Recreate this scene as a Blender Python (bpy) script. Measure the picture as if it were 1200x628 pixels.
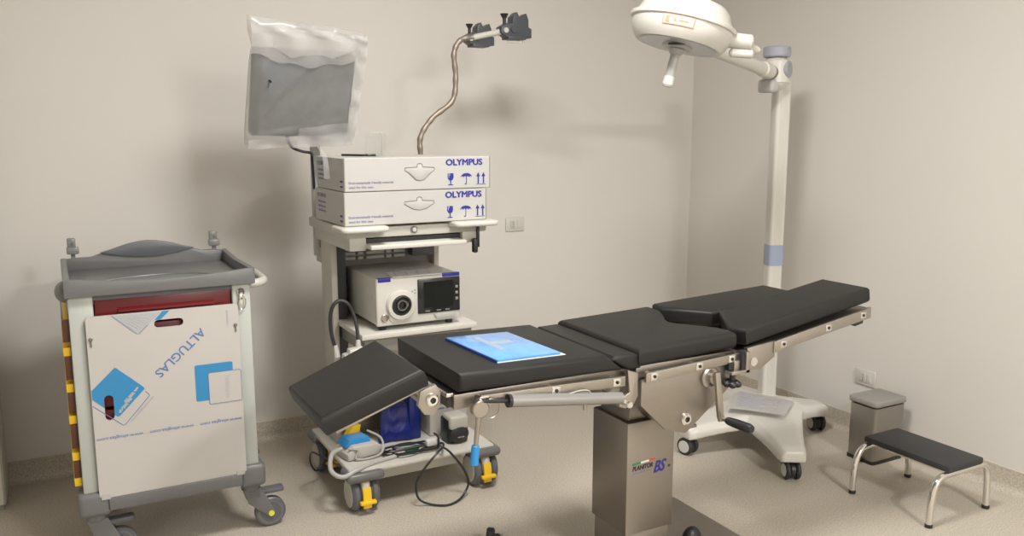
import bpy, bmesh, math, random
from mathutils import Vector, Matrix, noise
random.seed(7)
S = bpy.context.scene
for o in list(bpy.data.objects): bpy.data.objects.remove(o)
COL = S.collection
R = math.radians
# ------------------------------------------------------------------ camera
cam = bpy.data.objects.new('camera', bpy.data.cameras.new('camera')); COL.objects.link(cam)
cam.data.sensor_width = 36.0
cam.data.lens = 36.0*990/1200
cam.data.clip_start = 0.05
cam.location = (0, 0, 1.55)
PITCH = math.atan(160/990)
cam.rotation_euler = (math.pi/2-PITCH, 0, -R(28.5))
S.camera = cam
# ------------------------------------------------------------------ view, world, lights
S.view_settings.view_transform = 'Standard'
S.view_settings.look = 'None'
S.view_settings.gamma = 1.0
S.view_settings.exposure = 0.06
S.view_settings.use_curve_mapping = False
W = bpy.data.worlds.new('room_air'); S.world = W; W.use_nodes = True
W.node_tree.nodes['Background'].inputs[0].default_value = (1.0, .96, .90, 1)
W.node_tree.nodes['Background'].inputs[1].default_value = 0.0
def panel_light(x, y, power, size=.58):
    l = bpy.data.lights.new('ceiling_panel_light', 'AREA'); l.shape = 'SQUARE'; l.size = size
    l.energy = power; l.color = (1.0, .97, .935)
    o = bpy.data.objects.new('ceiling_panel_light', l); COL.objects.link(o); o.location = (x, y, 2.99)
    return o
panel_light(1.25, 1.92, 71)
panel_light(1.95, -1.5, 147)

# ------------------------------------------------------------------ materials
def mat(name, col, rough=.5, metal=0.0, noise_scale=None, noise_amt=.05, bump=0, bscale=200, spec=.5, stretch=None, coat=0):
    m = bpy.data.materials.new(name); m.use_nodes = True
    nt = m.node_tree; b = nt.nodes['Principled BSDF']
    b.inputs['Base Color'].default_value = (*col, 1); b.inputs['Roughness'].default_value = rough
    b.inputs['Metallic'].default_value = metal; b.inputs['Specular IOR Level'].default_value = spec
    b.inputs['Coat Weight'].default_value = coat
    tc = nt.nodes.new('ShaderNodeTexCoord'); mp = nt.nodes.new('ShaderNodeMapping')
    nt.links.new(tc.outputs['Object'], mp.inputs[0])
    if stretch: mp.inputs['Scale'].default_value = stretch
    nz = nt.nodes.new('ShaderNodeTexNoise'); nz.inputs['Scale'].default_value = noise_scale or 6.0
    nz.inputs['Detail'].default_value = 4
    nt.links.new(mp.outputs[0], nz.inputs['Vector'])
    mx = nt.nodes.new('ShaderNodeMix'); mx.data_type = 'RGBA'
    a = noise_amt
    mx.inputs[6].default_value = (*[c*(1-a) for c in col], 1); mx.inputs[7].default_value = (*[min(1, c*(1+a)) for c in col], 1)
    nt.links.new(nz.outputs['Fac'], mx.inputs[0]); nt.links.new(mx.outputs[2], b.inputs['Base Color'])
    if bump:
        n2 = nt.nodes.new('ShaderNodeTexNoise'); n2.inputs['Scale'].default_value = bscale
        nt.links.new(mp.outputs[0], n2.inputs['Vector'])
        bp = nt.nodes.new('ShaderNodeBump'); bp.inputs['Strength'].default_value = bump; bp.inputs['Distance'].default_value = .002
        nt.links.new(n2.outputs['Fac'], bp.inputs['Height']); nt.links.new(bp.outputs[0], b.inputs['Normal'])
    return m
def floor_material(name):
    m = bpy.data.materials.new(name); m.use_nodes = True; nt = m.node_tree; b = nt.nodes['Principled BSDF']
    tc = nt.nodes.new('ShaderNodeTexCoord')
    n1 = nt.nodes.new('ShaderNodeTexNoise'); n1.inputs['Scale'].default_value = 170; n1.inputs['Detail'].default_value = 3; n1.inputs['Roughness'].default_value = .7
    n2 = nt.nodes.new('ShaderNodeTexNoise'); n2.inputs['Scale'].default_value = 30
    v = nt.nodes.new('ShaderNodeTexVoronoi'); v.inputs['Scale'].default_value = 210
    for n in (n1, n2, v): nt.links.new(tc.outputs['Object'], n.inputs['Vector'])
    r = nt.nodes.new('ShaderNodeValToRGB'); e = r.color_ramp.elements
    e[0].position = .36; e[0].color = (.37, .333, .275, 1); e[1].position = .62; e[1].color = (.59, .54, .456, 1)
    e.new(.5).color = (.48, .436, .366, 1)
    nt.links.new(n1.outputs['Fac'], r.inputs[0])
    r2 = nt.nodes.new('ShaderNodeValToRGB'); r2.color_ramp.elements[0].position = .12; r2.color_ramp.elements[0].color = (.72, .70, .66, 1)
    r2.color_ramp.elements[1].position = .2; r2.color_ramp.elements[1].color = (1, 1, 1, 1)
    nt.links.new(v.outputs['Distance'], r2.inputs[0])
    mx = nt.nodes.new('ShaderNodeMix'); mx.data_type = 'RGBA'; mx.blend_type = 'MULTIPLY'; mx.inputs[0].default_value = .3
    nt.links.new(r.outputs[0], mx.inputs[6]); nt.links.new(r2.outputs[0], mx.inputs[7])
    nt.links.new(mx.outputs[2], b.inputs['Base Color'])
    b.inputs['Roughness'].default_value = .42; b.inputs['Specular IOR Level'].default_value = .4
    return m
M = {}
M['wall'] = mat('wall_paint', (.66, .638, .60), .75, noise_scale=2.5, noise_amt=.012, bump=.08, bscale=350)
M['ceiling'] = mat('ceiling_paint', (.62, .60, .57), .9)
M['floor'] = floor_material('speckled_vinyl')
M['joint'] = mat('cove_trim', (.62, .58, .51), .5)
M['steel'] = mat('brushed_steel', (.33, .30, .265), .40, .95, noise_scale=40, noise_amt=.06, stretch=(1, 1, 14))
M['steel2'] = mat('satin_steel', (.42, .39, .35), .33, .95, noise_scale=60, noise_amt=.04)
M['gooseneck'] = mat('gooseneck_metal', (.30, .26, .22), .5, .7)
M['springgrey'] = mat('spring_grey', (.32, .32, .31), .38, .5)
M['chrome'] = mat('chrome', (.78, .76, .72), .12, 1.0, noise_amt=.01)
M['darksteel'] = mat('dark_steel', (.25, .235, .21), .4, .8)
M['leather'] = mat('black_upholstery', (.013, .0125, .012), .50, noise_scale=30, noise_amt=.08, bump=.12, bscale=420, spec=.42)
M['black'] = mat('black_plastic', (.018, .018, .02), .4)
M['smoke'] = mat('smoky_plastic', (.20, .20, .20), .25)
M['rubber'] = mat('black_rubber', (.03, .03, .032), .6)
M['white'] = mat('white_enamel', (.58, .565, .52), .35)
M['lampwhite'] = mat('lamp_white', (.62, .605, .56), .3)
M['cream'] = mat('cart_cream', (.50, .49, .44), .4)
M['cream2'] = mat('cart_mid_grey', (.24, .232, .208), .45)  # warm mid grey of the cart back, shelf tray, plinth and small outlines
M['carton'] = mat('white_carton', (.47, .465, .445), .7, noise_scale=12, noise_amt=.015)
M['cartonedge'] = mat('carton_edge', (.25, .22, .18), .8)
M['ink'] = mat('blue_ink', (.018, .022, .26), .6)
M['greyink'] = mat('grey_ink', (.22, .22, .34), .7)
M['trolley'] = mat('trolley_enamel', (.46, .49, .46), .38)
M['greyplastic'] = mat('grey_plastic', (.15, .151, .152), .36, noise_amt=.03)
M['greyplastic2'] = mat('dark_grey_plastic', (.115, .12, .135), .4)
M['red'] = mat('red_drawer', (.15, .012, .015), .35)
M['yellow'] = mat('yellow_plastic', (.85, .55, .02), .4)
M['brown'] = mat('brown_tinted_plastic', (.12, .045, .02), .3)
M['sheet'] = mat('white_acrylic', (.51, .495, .475), .3)
M['printblue'] = mat('print_blue', (.03, .24, .50), .45)
M['printline'] = mat('print_grey_blue', (.10, .19, .40), .5)
M['printgrey'] = mat('print_pale_grey', (.42, .43, .46), .5)
M['devicewhite'] = mat('device_white', (.55, .54, .50), .32)
M['screen'] = mat('dark_screen', (.012, .014, .013), .12)
M['bezel'] = mat('screen_bezel', (.010, .010, .011), .25)
M['violet'] = mat('violet_blue_strip', (.03, .025, .30), .4)
M['paper'] = mat('paper_white', (.72, .71, .70), .6)
M['bluefolder'] = mat('folder_blue', (.13, .36, .80), .22, noise_scale=9, noise_amt=.35, coat=.6)
M['folderedge'] = mat('folder_dark_blue', (.03, .08, .33), .4)
M['greypatch'] = mat('grey_print', (.28, .36, .46), .4)
M['bluebag'] = mat('dark_blue_plastic', (.008, .018, .18), .28, noise_scale=14, noise_amt=.3)
M['bluepart'] = mat('bright_blue_plastic', (.03, .28, .66), .35)
M['palegrey'] = mat('pale_grey_plastic', (.44, .44, .42), .4)
M['paleblue'] = mat('pale_blue_band', (.30, .36, .48), .4)
M['binmetal'] = mat('bin_steel', (.36, .34, .31), .36, .9, noise_scale=40, noise_amt=.05, stretch=(1, 1, 10))
M['binlid'] = mat('bin_grey_lid', (.26, .25, .23), .45)
M['stooltop'] = mat('stool_black_top', (.030, .030, .033), .55, noise_scale=60, bump=.25, bscale=260)
M['clampgrey'] = mat('slate_plastic', (.055, .06, .07), .4)
M['glassface'] = mat('lamp_face', (.46, .48, .50), .2)
M['orange'] = mat('orange_print', (.75, .36, .22), .5)
M['green'] = mat('green_print', (.03, .22, .10), .5)
M['redprint'] = mat('red_print', (.6, .06, .04), .5)
M['yellowdot'] = mat('lime_hub', (.72, .75, .08), .4)
M['capgrey'] = mat('pale_lilac_grey', (.33, .34, .40), .4)
M['monitor'] = mat('monitor_grey', (.035, .036, .042), .4)
def bag_material():
    m = bpy.data.materials.new('translucent_film'); m.use_nodes = True; nt = m.node_tree
    out = nt.nodes['Material Output']; nt.nodes.remove(nt.nodes['Principled BSDF'])
    tr = nt.nodes.new('ShaderNodeBsdfTransparent'); tr.inputs[0].default_value = (.93, .93, .93, 1)
    df = nt.nodes.new('ShaderNodeBsdfDiffuse'); df.inputs[0].default_value = (.86, .86, .85, 1)
    tl = nt.nodes.new('ShaderNodeBsdfTranslucent'); tl.inputs[0].default_value = (.86, .86, .85, 1)
    gl = nt.nodes.new('ShaderNodeBsdfGlossy'); gl.inputs['Roughness'].default_value = .22
    a = nt.nodes.new('ShaderNodeMixShader'); a.inputs[0].default_value = .4
    b = nt.nodes.new('ShaderNodeMixShader'); b.inputs[0].default_value = .10
    c = nt.nodes.new('ShaderNodeMixShader')
    nz = nt.nodes.new('ShaderNodeTexNoise'); nz.inputs['Scale'].default_value = 7
    mr = nt.nodes.new('ShaderNodeMapRange'); mr.inputs['To Min'].default_value = .26; mr.inputs['To Max'].default_value = .46
    tc = nt.nodes.new('ShaderNodeTexCoord'); nt.links.new(tc.outputs['Object'], nz.inputs['Vector'])
    nt.links.new(nz.outputs['Fac'], mr.inputs[0]); nt.links.new(mr.outputs[0], c.inputs[0])
    nt.links.new(df.outputs[0], a.inputs[1]); nt.links.new(tl.outputs[0], a.inputs[2])
    nt.links.new(a.outputs[0], b.inputs[1]); nt.links.new(gl.outputs[0], b.inputs[2])
    nt.links.new(tr.outputs[0], c.inputs[1]); nt.links.new(b.outputs[0], c.inputs[2])
    nt.links.new(c.outputs[0], out.inputs[0])
    return m
M['film'] = bag_material()
def clear_material():
    m = bpy.data.materials.new('clear_plastic'); m.use_nodes = True; b = m.node_tree.nodes['Principled BSDF']
    b.inputs['Base Color'].default_value = (.95, .97, .96, 1); b.inputs['Roughness'].default_value = .05
    b.inputs['Transmission Weight'].default_value = 1.0; b.inputs['IOR'].default_value = 1.2
    return m
M['clear'] = clear_material()

# ------------------------------------------------------------------ mesh helpers
def bm_new(): return bmesh.new()
def _xf(bm, verts, mtx):
    if mtx is not None: bmesh.ops.transform(bm, matrix=mtx, verts=verts)
def box(bm, x0, x1, y0, y1, z0, z1, bev=0.0, seg=2, mtx=None, mi=0):
    n0 = set(bm.faces)
    r = bmesh.ops.create_cube(bm, size=1.0)
    vs = r['verts']
    for v in vs:
        v.co = Vector(((x0+x1)/2+v.co.x*(x1-x0), (y0+y1)/2+v.co.y*(y1-y0), (z0+z1)/2+v.co.z*(z1-z0)))
    if bev > 0:
        es = list({e for v in vs for e in v.link_edges})
        bmesh.ops.bevel(bm, geom=es, offset=bev, segments=seg, profile=.5, affect='EDGES', clamp_overlap=True)
    fs = [f for f in bm.faces if f not in n0]
    for f in fs: f.material_index = mi
    _xf(bm, list({v for f in fs for v in f.verts}), mtx)
    return bm
def prism(bm, poly, axis, a, b, bev=0.0, seg=2, mtx=None, mi=0):
    """poly: 2D outline. axis 'y': (x,z) extruded from y=a to b; 'z': (x,y); 'x': (y,z)"""
    n0 = set(bm.faces)
    def P(p, t):
        return Vector((p[0], t, p[1])) if axis == 'y' else Vector((p[0], p[1], t)) if axis == 'z' else Vector((t, p[0], p[1]))
    va = [bm.verts.new(P(p, a)) for p in poly]; vb = [bm.verts.new(P(p, b)) for p in poly]
    n = len(poly)
    fs = [bm.faces.new(va), bm.faces.new(list(reversed(vb)))]
    for i in range(n):
        fs.append(bm.faces.new((va[(i+1) % n], va[i], vb[i], vb[(i+1) % n])))
    bmesh.ops.recalc_face_normals(bm, faces=fs)
    if bev > 0:
        es = list({e for f in fs[:2] for e in f.edges})
        bmesh.ops.bevel(bm, geom=es, offset=bev, segments=seg, profile=.5, affect='EDGES', clamp_overlap=True)
    fs = [f for f in bm.faces if f not in n0]
    for f in fs: f.material_index = mi
    _xf(bm, list({v for f in fs for v in f.verts}), mtx)
    return bm
def frame_for(d):
    d = d.normalized(); h = Vector((0, 0, 1)) if abs(d.z) < .9 else Vector((1, 0, 0))
    u = d.cross(h).normalized(); return u, d.cross(u).normalized()
def cyl(bm, p0, p1, r0, r1=None, seg=20, bev=0.0, mi=0):
    p0, p1 = Vector(p0), Vector(p1); r1 = r0 if r1 is None else r1
    d = p1-p0; L = d.length
    prof = [(0, 0), (r0-bev, 0), (r0, bev), (r1, L-bev), (r1-bev, L), (0, L)] if bev else [(0, 0), (r0, 0), (r1, L), (0, L)]
    return lathe(bm, prof, p0, d, seg, mi)
def lathe(bm, prof, org, axis, seg=32, mi=0):
    org = Vector(org); d = Vector(axis).normalized(); u, w = frame_for(d)
    rings = []
    for r, z in prof:
        if r <= 1e-6: rings.append([bm.verts.new(org+d*z)])
        else: rings.append([bm.verts.new(org+d*z+(u*math.cos(2*math.pi*k/seg)+w*math.sin(2*math.pi*k/seg))*r) for k in range(seg)])
    fs = []
    for a, b in zip(rings, rings[1:]):
        if len(a) == 1 and len(b) == 1: continue
        for k in range(seg):
            k2 = (k+1) % seg
            if len(a) == 1: fs.append(bm.faces.new((a[0], b[k2], b[k])))
            elif len(b) == 1: fs.append(bm.faces.new((a[k], a[k2], b[0])))
            else: fs.append(bm.faces.new((a[k], a[k2], b[k2], b[k])))
    bmesh.ops.recalc_face_normals(bm, faces=fs)
    for f in fs: f.material_index = mi
    return bm
def smooth_path(pts, n=8, closed=False):
    pts = [Vector(p) for p in pts]; out = []
    N = len(pts)
    for i in range(N if closed else N-1):
        if closed: p0, p1, p2, p3 = (pts[(i+k) % N] for k in (-1, 0, 1, 2))
        else: p0, p1, p2, p3 = pts[max(i-1, 0)], pts[i], pts[i+1], pts[min(i+2, N-1)]
        for k in range(n):
            t = k/n
            out.append(.5*((2*p1)+(-p0+p2)*t+(2*p0-5*p1+4*p2-p3)*t*t+(-p0+3*p1-3*p2+p3)*t**3))
    if not closed: out.append(pts[-1])
    return out
def tube(bm, pts, r, seg=10, closed=False, mi=0):
    pts = [Vector(p) for p in pts]; N = len(pts); rings = []
    u = None
    for i, p in enumerate(pts):
        if closed: d = (pts[(i+1) % N]-pts[i-1])
        else: d = pts[min(i+1, N-1)]-pts[max(i-1, 0)]
        d.normalize()
        if u is None: u, _ = frame_for(d)
        u = (u-d*u.dot(d)).normalized(); w = d.cross(u)
        rr = r(i/(N-1)) if callable(r) else r
        rings.append([bm.verts.new(p+(u*math.cos(2*math.pi*k/seg)+w*math.sin(2*math.pi*k/seg))*rr) for k in range(seg)])
    fs = []
    for i in range(N if closed else N-1):
        a, b = rings[i], rings[(i+1) % N]
        for k in range(seg): fs.append(bm.faces.new((a[k], a[(k+1) % seg], b[(k+1) % seg], b[k])))
    if not closed:
        fs.append(bm.faces.new(list(reversed(rings[0])))); fs.append(bm.faces.new(rings[-1]))
    bmesh.ops.recalc_face_normals(bm, faces=fs)
    for f in fs: f.material_index = mi
    return bm
def ellipsoid(bm, c, rx, ry, rz, mtx=None, mi=0):
    r = bmesh.ops.create_uvsphere(bm, u_segments=24, v_segments=14, radius=1.0)
    for v in r['verts']: v.co = Vector((c[0]+v.co.x*rx, c[1]+v.co.y*ry, c[2]+v.co.z*rz))
    _xf(bm, r['verts'], mtx)
    return bm
def root_loc(p):
    v = Vector((0, 0, 0))
    while p is not None: v = v+p.location; p = p.parent
    return v
def obj(name, bm, m, parent=None, label=None, sharp=32, sub=0):
    off = root_loc(parent)
    if parent is None:                       # a thing of one mesh: origin at its base
        xs = [v.co for v in bm.verts]
        off = Vector((sum(v.x for v in xs)/len(xs), sum(v.y for v in xs)/len(xs), min(v.z for v in xs)))
    for v in bm.verts: v.co -= off
    for f in bm.faces: f.smooth = True
    for e in bm.edges:
        if len(e.link_faces) == 2 and e.calc_face_angle(0) > R(sharp): e.smooth = False
    me = bpy.data.meshes.new(name); bm.to_mesh(me); bm.free()
    for x in (m if isinstance(m, (list, tuple)) else [m]): me.materials.append(M[x])
    o = bpy.data.objects.new(name, me); COL.objects.link(o)
    if parent is None: o.location = off
    else: o.parent = parent
    if label: o['label'] = label
    if sub:
        s = o.modifiers.new('smooth', 'SUBSURF'); s.levels = sub; s.render_levels = sub
    return o
def thing(name, loc, label, cat, group=None):
    o = bpy.data.objects.new(name, None); COL.objects.link(o); o.location = loc; o.empty_display_size = .05
    return tag(o, label, cat, group)
def tag(o, label, cat, group=None):
    o['label'] = label; o['category'] = cat
    if group: o['group'] = group
    return o
def struct(name, bm, m):
    o = obj(name, bm, m); o['kind'] = 'structure'; return o
def from_curve(cu, mtx):
    t = bpy.data.objects.new('tmp', cu); COL.objects.link(t)
    dg = bpy.context.evaluated_depsgraph_get(); dg.update()
    me = bpy.data.meshes.new_from_object(t.evaluated_get(dg), depsgraph=dg)
    bpy.data.objects.remove(t)
    bm = bmesh.new(); bm.from_mesh(me); bpy.data.meshes.remove(me)
    bmesh.ops.transform(bm, matrix=mtx, verts=bm.verts)
    return bm
def plane_mtx(org, xd, yd, sx=1.0):
    x = Vector(xd).normalized(); y = Vector(yd); y = (y-x*y.dot(x)).normalized(); z = x.cross(y)
    m = Matrix((( x.x*sx, y.x, z.x, org[0]), (x.y*sx, y.y, z.y, org[1]), (x.z*sx, y.z, z.z, org[2]), (0, 0, 0, 1)))
    return m
def text_bm(body, size, org, xd, yd, width=None, bold=0.0, depth=.0004, align='LEFT', shear=0.0):
    cu = bpy.data.curves.new('tmp', 'FONT'); cu.body = body; cu.size = size; cu.offset = bold; cu.extrude = depth
    cu.align_x = align; cu.resolution_u = 3; cu.shear = shear; cu.fill_mode = 'FRONT' if depth == 0 else 'BOTH'
    bm = from_curve(cu, Matrix.Identity(4))
    sx = 1.0
    if width:
        xs = [v.co.x for v in bm.verts]; sx = width/(max(xs)-min(xs))
        x0 = min(xs)
        for v in bm.verts: v.co.x -= x0
    bmesh.ops.transform(bm, matrix=plane_mtx(org, xd, yd, sx), verts=bm.verts)
    return bm
def fill2d(loops, depth, mtx):
    cu = bpy.data.curves.new('tmp', 'CURVE'); cu.dimensions = '2D'; cu.fill_mode = 'BOTH'; cu.extrude = depth/2
    for lp in loops:
        s = cu.splines.new('POLY'); s.points.add(len(lp)-1); s.use_cyclic_u = True
        for p, q in zip(s.points, lp): p.co = (q[0], q[1], 0, 1)
    return from_curve(cu, mtx)
def smallprint(size, org, xd, yd, width):
    """print too small to read: a row of letter-high strokes with word gaps"""
    bm = bm_new(); x = 0; rnd = random.Random(int(width*9000+size*70000))
    while x < width:
        for _ in range(rnd.randint(3, 8)):
            w = size*rnd.uniform(.25, .5); h = size*rnd.choice((.5, .5, .72))
            if x+w > width: break
            box(bm, x, x+w*.8, 0, h, -.0003, .0003); x += w
        x += size*.4
    bmesh.ops.transform(bm, matrix=plane_mtx(org, xd, yd), verts=bm.verts)
    return bm
def rrect(x0, x1, y0, y1, r, n=5):
    o = []
    for cx, cy, a in ((x1-r, y1-r, 0), (x0+r, y1-r, 90), (x0+r, y0+r, 180), (x1-r, y0+r, 270)):
        for k in range(n+1):
            t = R(a+90*k/n); o.append((cx+r*math.cos(t), cy+r*math.sin(t)))
    return o
XZ = lambda y: plane_mtx((0, y, 0), (1, 0, 0), (0, 0, 1))      # 2D (x,z) drawn on a plane facing -Y
def merge(*bms):
    out = bms[0]
    for b in bms[1:]:
        me = bpy.data.meshes.new('tmp'); b.to_mesh(me); b.free(); out.from_mesh(me); bpy.data.meshes.remove(me)
    return out

# ------------------------------------------------------------------ the room
WX0, WX1, WY0, WY1, CH = -1.3, 3.57, -2.2, 4.2, 3.0
struct('floor', box(bm_new(), WX0-.1, WX1+.1, WY0-.1, WY1+.1, -.1, 0), 'floor')
struct('wall_back', box(bm_new(), WX0-.1, WX1+.1, WY1, WY1+.1, 0, CH), 'wall')
struct('wall_right', box(bm_new(), WX1, WX1+.1, WY0, WY1, 0, CH), 'wall')
struct('wall_left', box(bm_new(), WX0-.1, WX0, WY0, WY1, 0, CH), 'wall')
struct('wall_front', box(bm_new(), WX0-.1, WX1+.1, WY0-.1, WY0, 0, CH), 'wall')
struct('ceiling', box(bm_new(), WX0-.1, WX1+.1, WY0-.1, WY1+.1, CH, CH+.1), 'ceiling')
cove = [(0, .0), (0, .1), (.004, .1)]+[(.004+.03*(1-math.cos(R(a))), .031-.03*math.sin(R(a))) for a in range(0, 91, 15)]+[(.036, 0)]
struct('baseboard_back', prism(bm_new(), [(WY1-p[0], p[1]) for p in cove], 'x', WX0, WX1), 'floor')
struct('baseboard_right', prism(bm_new(), [(WX1-p[0], p[1]) for p in cove], 'y', WY0, WY1), 'floor')
struct('trim_1', box(bm_new(), WX0, WX1, WY1-.003, WY1, .1, .103), 'joint')
struct('trim_2', box(bm_new(), WX1-.003, WX1, WY0, WY1, .1, .103), 'joint')

# white cabinet cut by the left edge of the picture
t = thing('cabinet', (-.5, 4.03, 0), 'white cabinet beside the trolley with only its corner edge showing', 'cabinet')
obj('body', box(bm_new(), -.80, -.266, 3.905, 4.16, .02, 1.9, .006), 'cream', t)
obj('door', box(bm_new(), -.798, -.272, 3.885, 3.903, .03, 1.89, .005), 'white', t)
obj('plinth', box(bm_new(), -.79, -.275, 3.91, 4.15, 0, .02), 'cream2', t)

# ------------------------------------------------------------------ wall sockets
def socket(name, mt, label):
    t = thing(name, mt @ Vector((0, 0, 0)), label, 'socket', 'wall sockets')
    L = t.location
    def put(n, bm, m):
        bmesh.ops.transform(bm, matrix=mt, verts=bm.verts); return obj(n, bm, m, t)
    put('plate', box(bm_new(), -.06, .06, -.009, 0, -.04, .04, .004), 'white')
    put('module', box(bm_new(), -.033, -.012, -.012, -.008, -.022, .022, .001), 'cream')
    put('module', box(bm_new(), -.010, .011, -.012, -.008, -.022, .022, .001), 'white')
    put('module', box(bm_new(), .013, .034, -.012, -.008, -.022, .022, .001), 'white')
    b = bm_new()
    for z in (-.012, 0, .012): cyl(b, (-.0115, -.0125, z), (-.0115, -.0118, z), .0025, seg=10)
    put('socket_hole', b, 'black')
socket('wall_socket', Matrix.Translation((2.297, WY1, 1.029)), 'white wall socket on the back wall right of the stacked cartons')
socket('wall_socket', Matrix.Translation((WX1, 2.795, .312)) @ Matrix.Rotation(-math.pi/2, 4, 'Z'), 'white wall socket low on the right wall above the pedal bin')

# ------------------------------------------------------------------ medication trolley
T = thing('medical_trolley', (.32, 3.45, 0), 'pale grey medical trolley with grey tray top and red drawers', 'trolley')
YF = 3.2
b = bm_new()
box(b, .015, .093, YF, 3.72, .272, .995, .006); box(b, .556, .622, YF, 3.72, .272, .995, .006)
box(b, .05, .6, 3.70, 3.72, .272, .99); box(b, .09, .56, YF+.03, 3.72, .955, .985); box(b, .09, .56, YF+.03, 3.72, .272, .29)
obj('body', b, 'trolley', T)
for z0, z1 in ((.885, .972), (.735, .875), (.585, .725), (.435, .575), (.295, .425)):
    d = obj('drawer', box(bm_new(), .097, .552, YF+.012, 3.66, z0, z1, .004), 'red', T)
    obj('handle', prism(bm_new(), [(YF+.012, z1-.048), (YF-.002, z1-.046), (YF-.002, z1-.04), (YF+.012, z1-.032)], 'x', .17, .49, .0015), 'red', d)
obj('top_gap', box(bm_new(), .093, .556, YF+.01, YF+.03, .972, .99), 'greyplastic2', T)
# tray top
b = bm_new()
fr = [(.012, .992), (.632, .992), (.632, 1.052)]+[(.632-.6*k/12, 1.052-.017*math.sin(math.pi*k/12)) for k in range(1, 12)]+[(.03, 1.054), (.012, 1.054)]
prism(b, fr, 'y', YF-.025, YF-.003, .005)
bk = [(.012, .992), (.632, .992), (.632, 1.052), (.56, 1.056)]
for k in range(0, 13):
    s = k/12; bk.append((.535-.42*s, 1.056+.054*math.sin(math.pi*s)**1.2))
bk += [(.06, 1.055), (.012, 1.052)]
prism(b, bk, 'y', 3.725, 3.75, .006)
for x0, x1 in ((.006, .028), (.616, .638)):
    prism(b, [(YF-.024, .992), (3.75, .992), (3.75, 1.054), (3.5, 1.045), (YF-.024, 1.053)], 'x', x0, x1, .005)
box(b, .015, .63, YF-.01, 3.74, .992, 1.008, .003)
prism(b, [(YF+.02, 1.008), (YF+.06, 1.008), (YF+.03, 1.03)], 'x', .03, .61)
tray = obj('tray_top', b, 'greyplastic', T)
lens = [(.505-.36*k/12, 1.072+.030*math.sin(math.pi*k/12)) for k in range(13)]+[(.145+.36*k/12, 1.070-.026*math.sin(math.pi*k/12)) for k in range(1, 12)]
obj('grip_recess', prism(bm_new(), lens, 'y', 3.718, 3.727, .003), 'greyplastic2', tray)
b = bm_new(); tube(b, smooth_path([(.15, 3.4, 1.009), (.3, 3.45, 1.009), (.45, 3.43, 1.009), (.58, 3.3, 1.009)], 6), .003, 6); 
obj('tray_rib', b, 'greyplastic', tray)
for x in (.052, .585):
    b = bm_new(); box(b, x-.008, x+.008, 3.728, 3.745, 1.05, 1.075); box(b, x-.022, x+.022, 3.715, 3.748, 1.072, 1.10, .005)
    box(b, x-.018, x+.012, 3.718, 3.745, 1.098, 1.135, .005); cyl(b, (x+.004, 3.712, 1.118), (x+.004, 3.72, 1.118), .005)
    obj('clip_post', b, 'smoke', T)
b = bm_new(); ellipsoid(b, (.012, 3.28, 1.0), .034, .09, .036); obj('corner_bumper', b, 'greyplastic', T)
b = bm_new(); tube(b, smooth_path([(.62, 3.23, .982), (.665, 3.235, .985), (.69, 3.30, .985), (.69, 3.52, .985), (.665, 3.6, .985), (.62, 3.61, .982)], 6), .017, 12)
obj('push_handle', b, 'cream', T)
b = bm_new(); box(b, .617, .645, 3.24, 3.3, 1.0, 1.028, .006); obj('handle_mount', b, 'greyplastic2', T)
b = bm_new(); box(b, .093, .556, YF-.024, YF+.04, .212, .262, .006)
for y in (3.68,): box(b, .093, .556, y, y+.04, .215, .272, .006)
for x in (.02, .585): box(b, x, x+.03, YF+.03, 3.70, .22, .268, .004)
obj('base_frame', b, 'greyplastic', T)
for x0, x1, y0, y1 in ((-.005, .102, YF-.018, YF+.09), (.547, .645, YF-.018, YF+.09), (-.005, .102, 3.64, 3.74), (.547, .645, 3.64, 3.74)):
    b = bm_new(); box(b, x0, x1, y0, y1, .195, .285, .018, 3); obj('corner_cap', b, 'greyplastic', T)
def trolley_caster(sx, sy, wx, wy, r=.06):
    c = bm_new(); cyl(c, (sx, sy, .165), (sx, sy, .196), .036, bev=.004); 
    dx, dy = wx-sx, wy-sy
    for s in (-1, 1):
        yy = wy+s*.022
        prism(c, [(sx-.032, .172), (sx+.036, .172), (wx+.012, .075), (wx+.016, .048), (wx-.006, .044), (sx-.015, .115)], 'y', yy-.003, yy+.003, .001)
    box(c, sx-.03, sx+.03, wy-.024, wy+.024, .158, .174, .004)
    f = obj('caster', c, 'greyplastic', T)
    w = bm_new(); cyl(w, (wx, wy-.016, r), (wx, wy+.016, r), r, seg=32, bev=.006)
    obj('wheel', w, 'greyplastic2', f)
    w = bm_new(); lathe(w, [(.040, 0), (.049, 0), (.049, .036), (.040, .036), (.040, 0)], (wx, wy-.018, r), (0, 1, 0)); obj('wheel_ring', w, 'greyplastic', f)
    w = bm_new(); cyl(w, (wx, wy-.031, r), (wx, wy-.024, r), .011, seg=16); obj('hub_cap', w, 'yellowdot', f)
    w = bm_new(); box(w, sx+.03, wx+.055, wy-.022, wy+.022, .138, .160, .008); obj('brake_pedal', w, 'greyplastic2', f)
trolley_caster(.595, 3.245, .665, 3.245); trolley_caster(.05, 3.245, .12, 3.245)
trolley_caster(.595, 3.69, .665, 3.69); trolley_caster(.05, 3.69, .12, 3.69)
# yellow side bins
for z0, z1 in ((.83, .905), (.695, .785), (.575, .655), (.445, .535), (.335, .40)):
    s = obj('side_bin', box(bm_new(), -.008, .016, 3.23, 3.66, z0, z1, .003), 'brown', T)
b = bm_new(); box(b, -.002, .014, 3.26, 3.68, .32, .91, .001)
for z in (.80, .67, .555, .42, .325): box(b, -.010, .014, 3.225, 3.67, z-.018, z+.012, .003)
obj('side_bin_rack', b, 'yellow', T)
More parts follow.
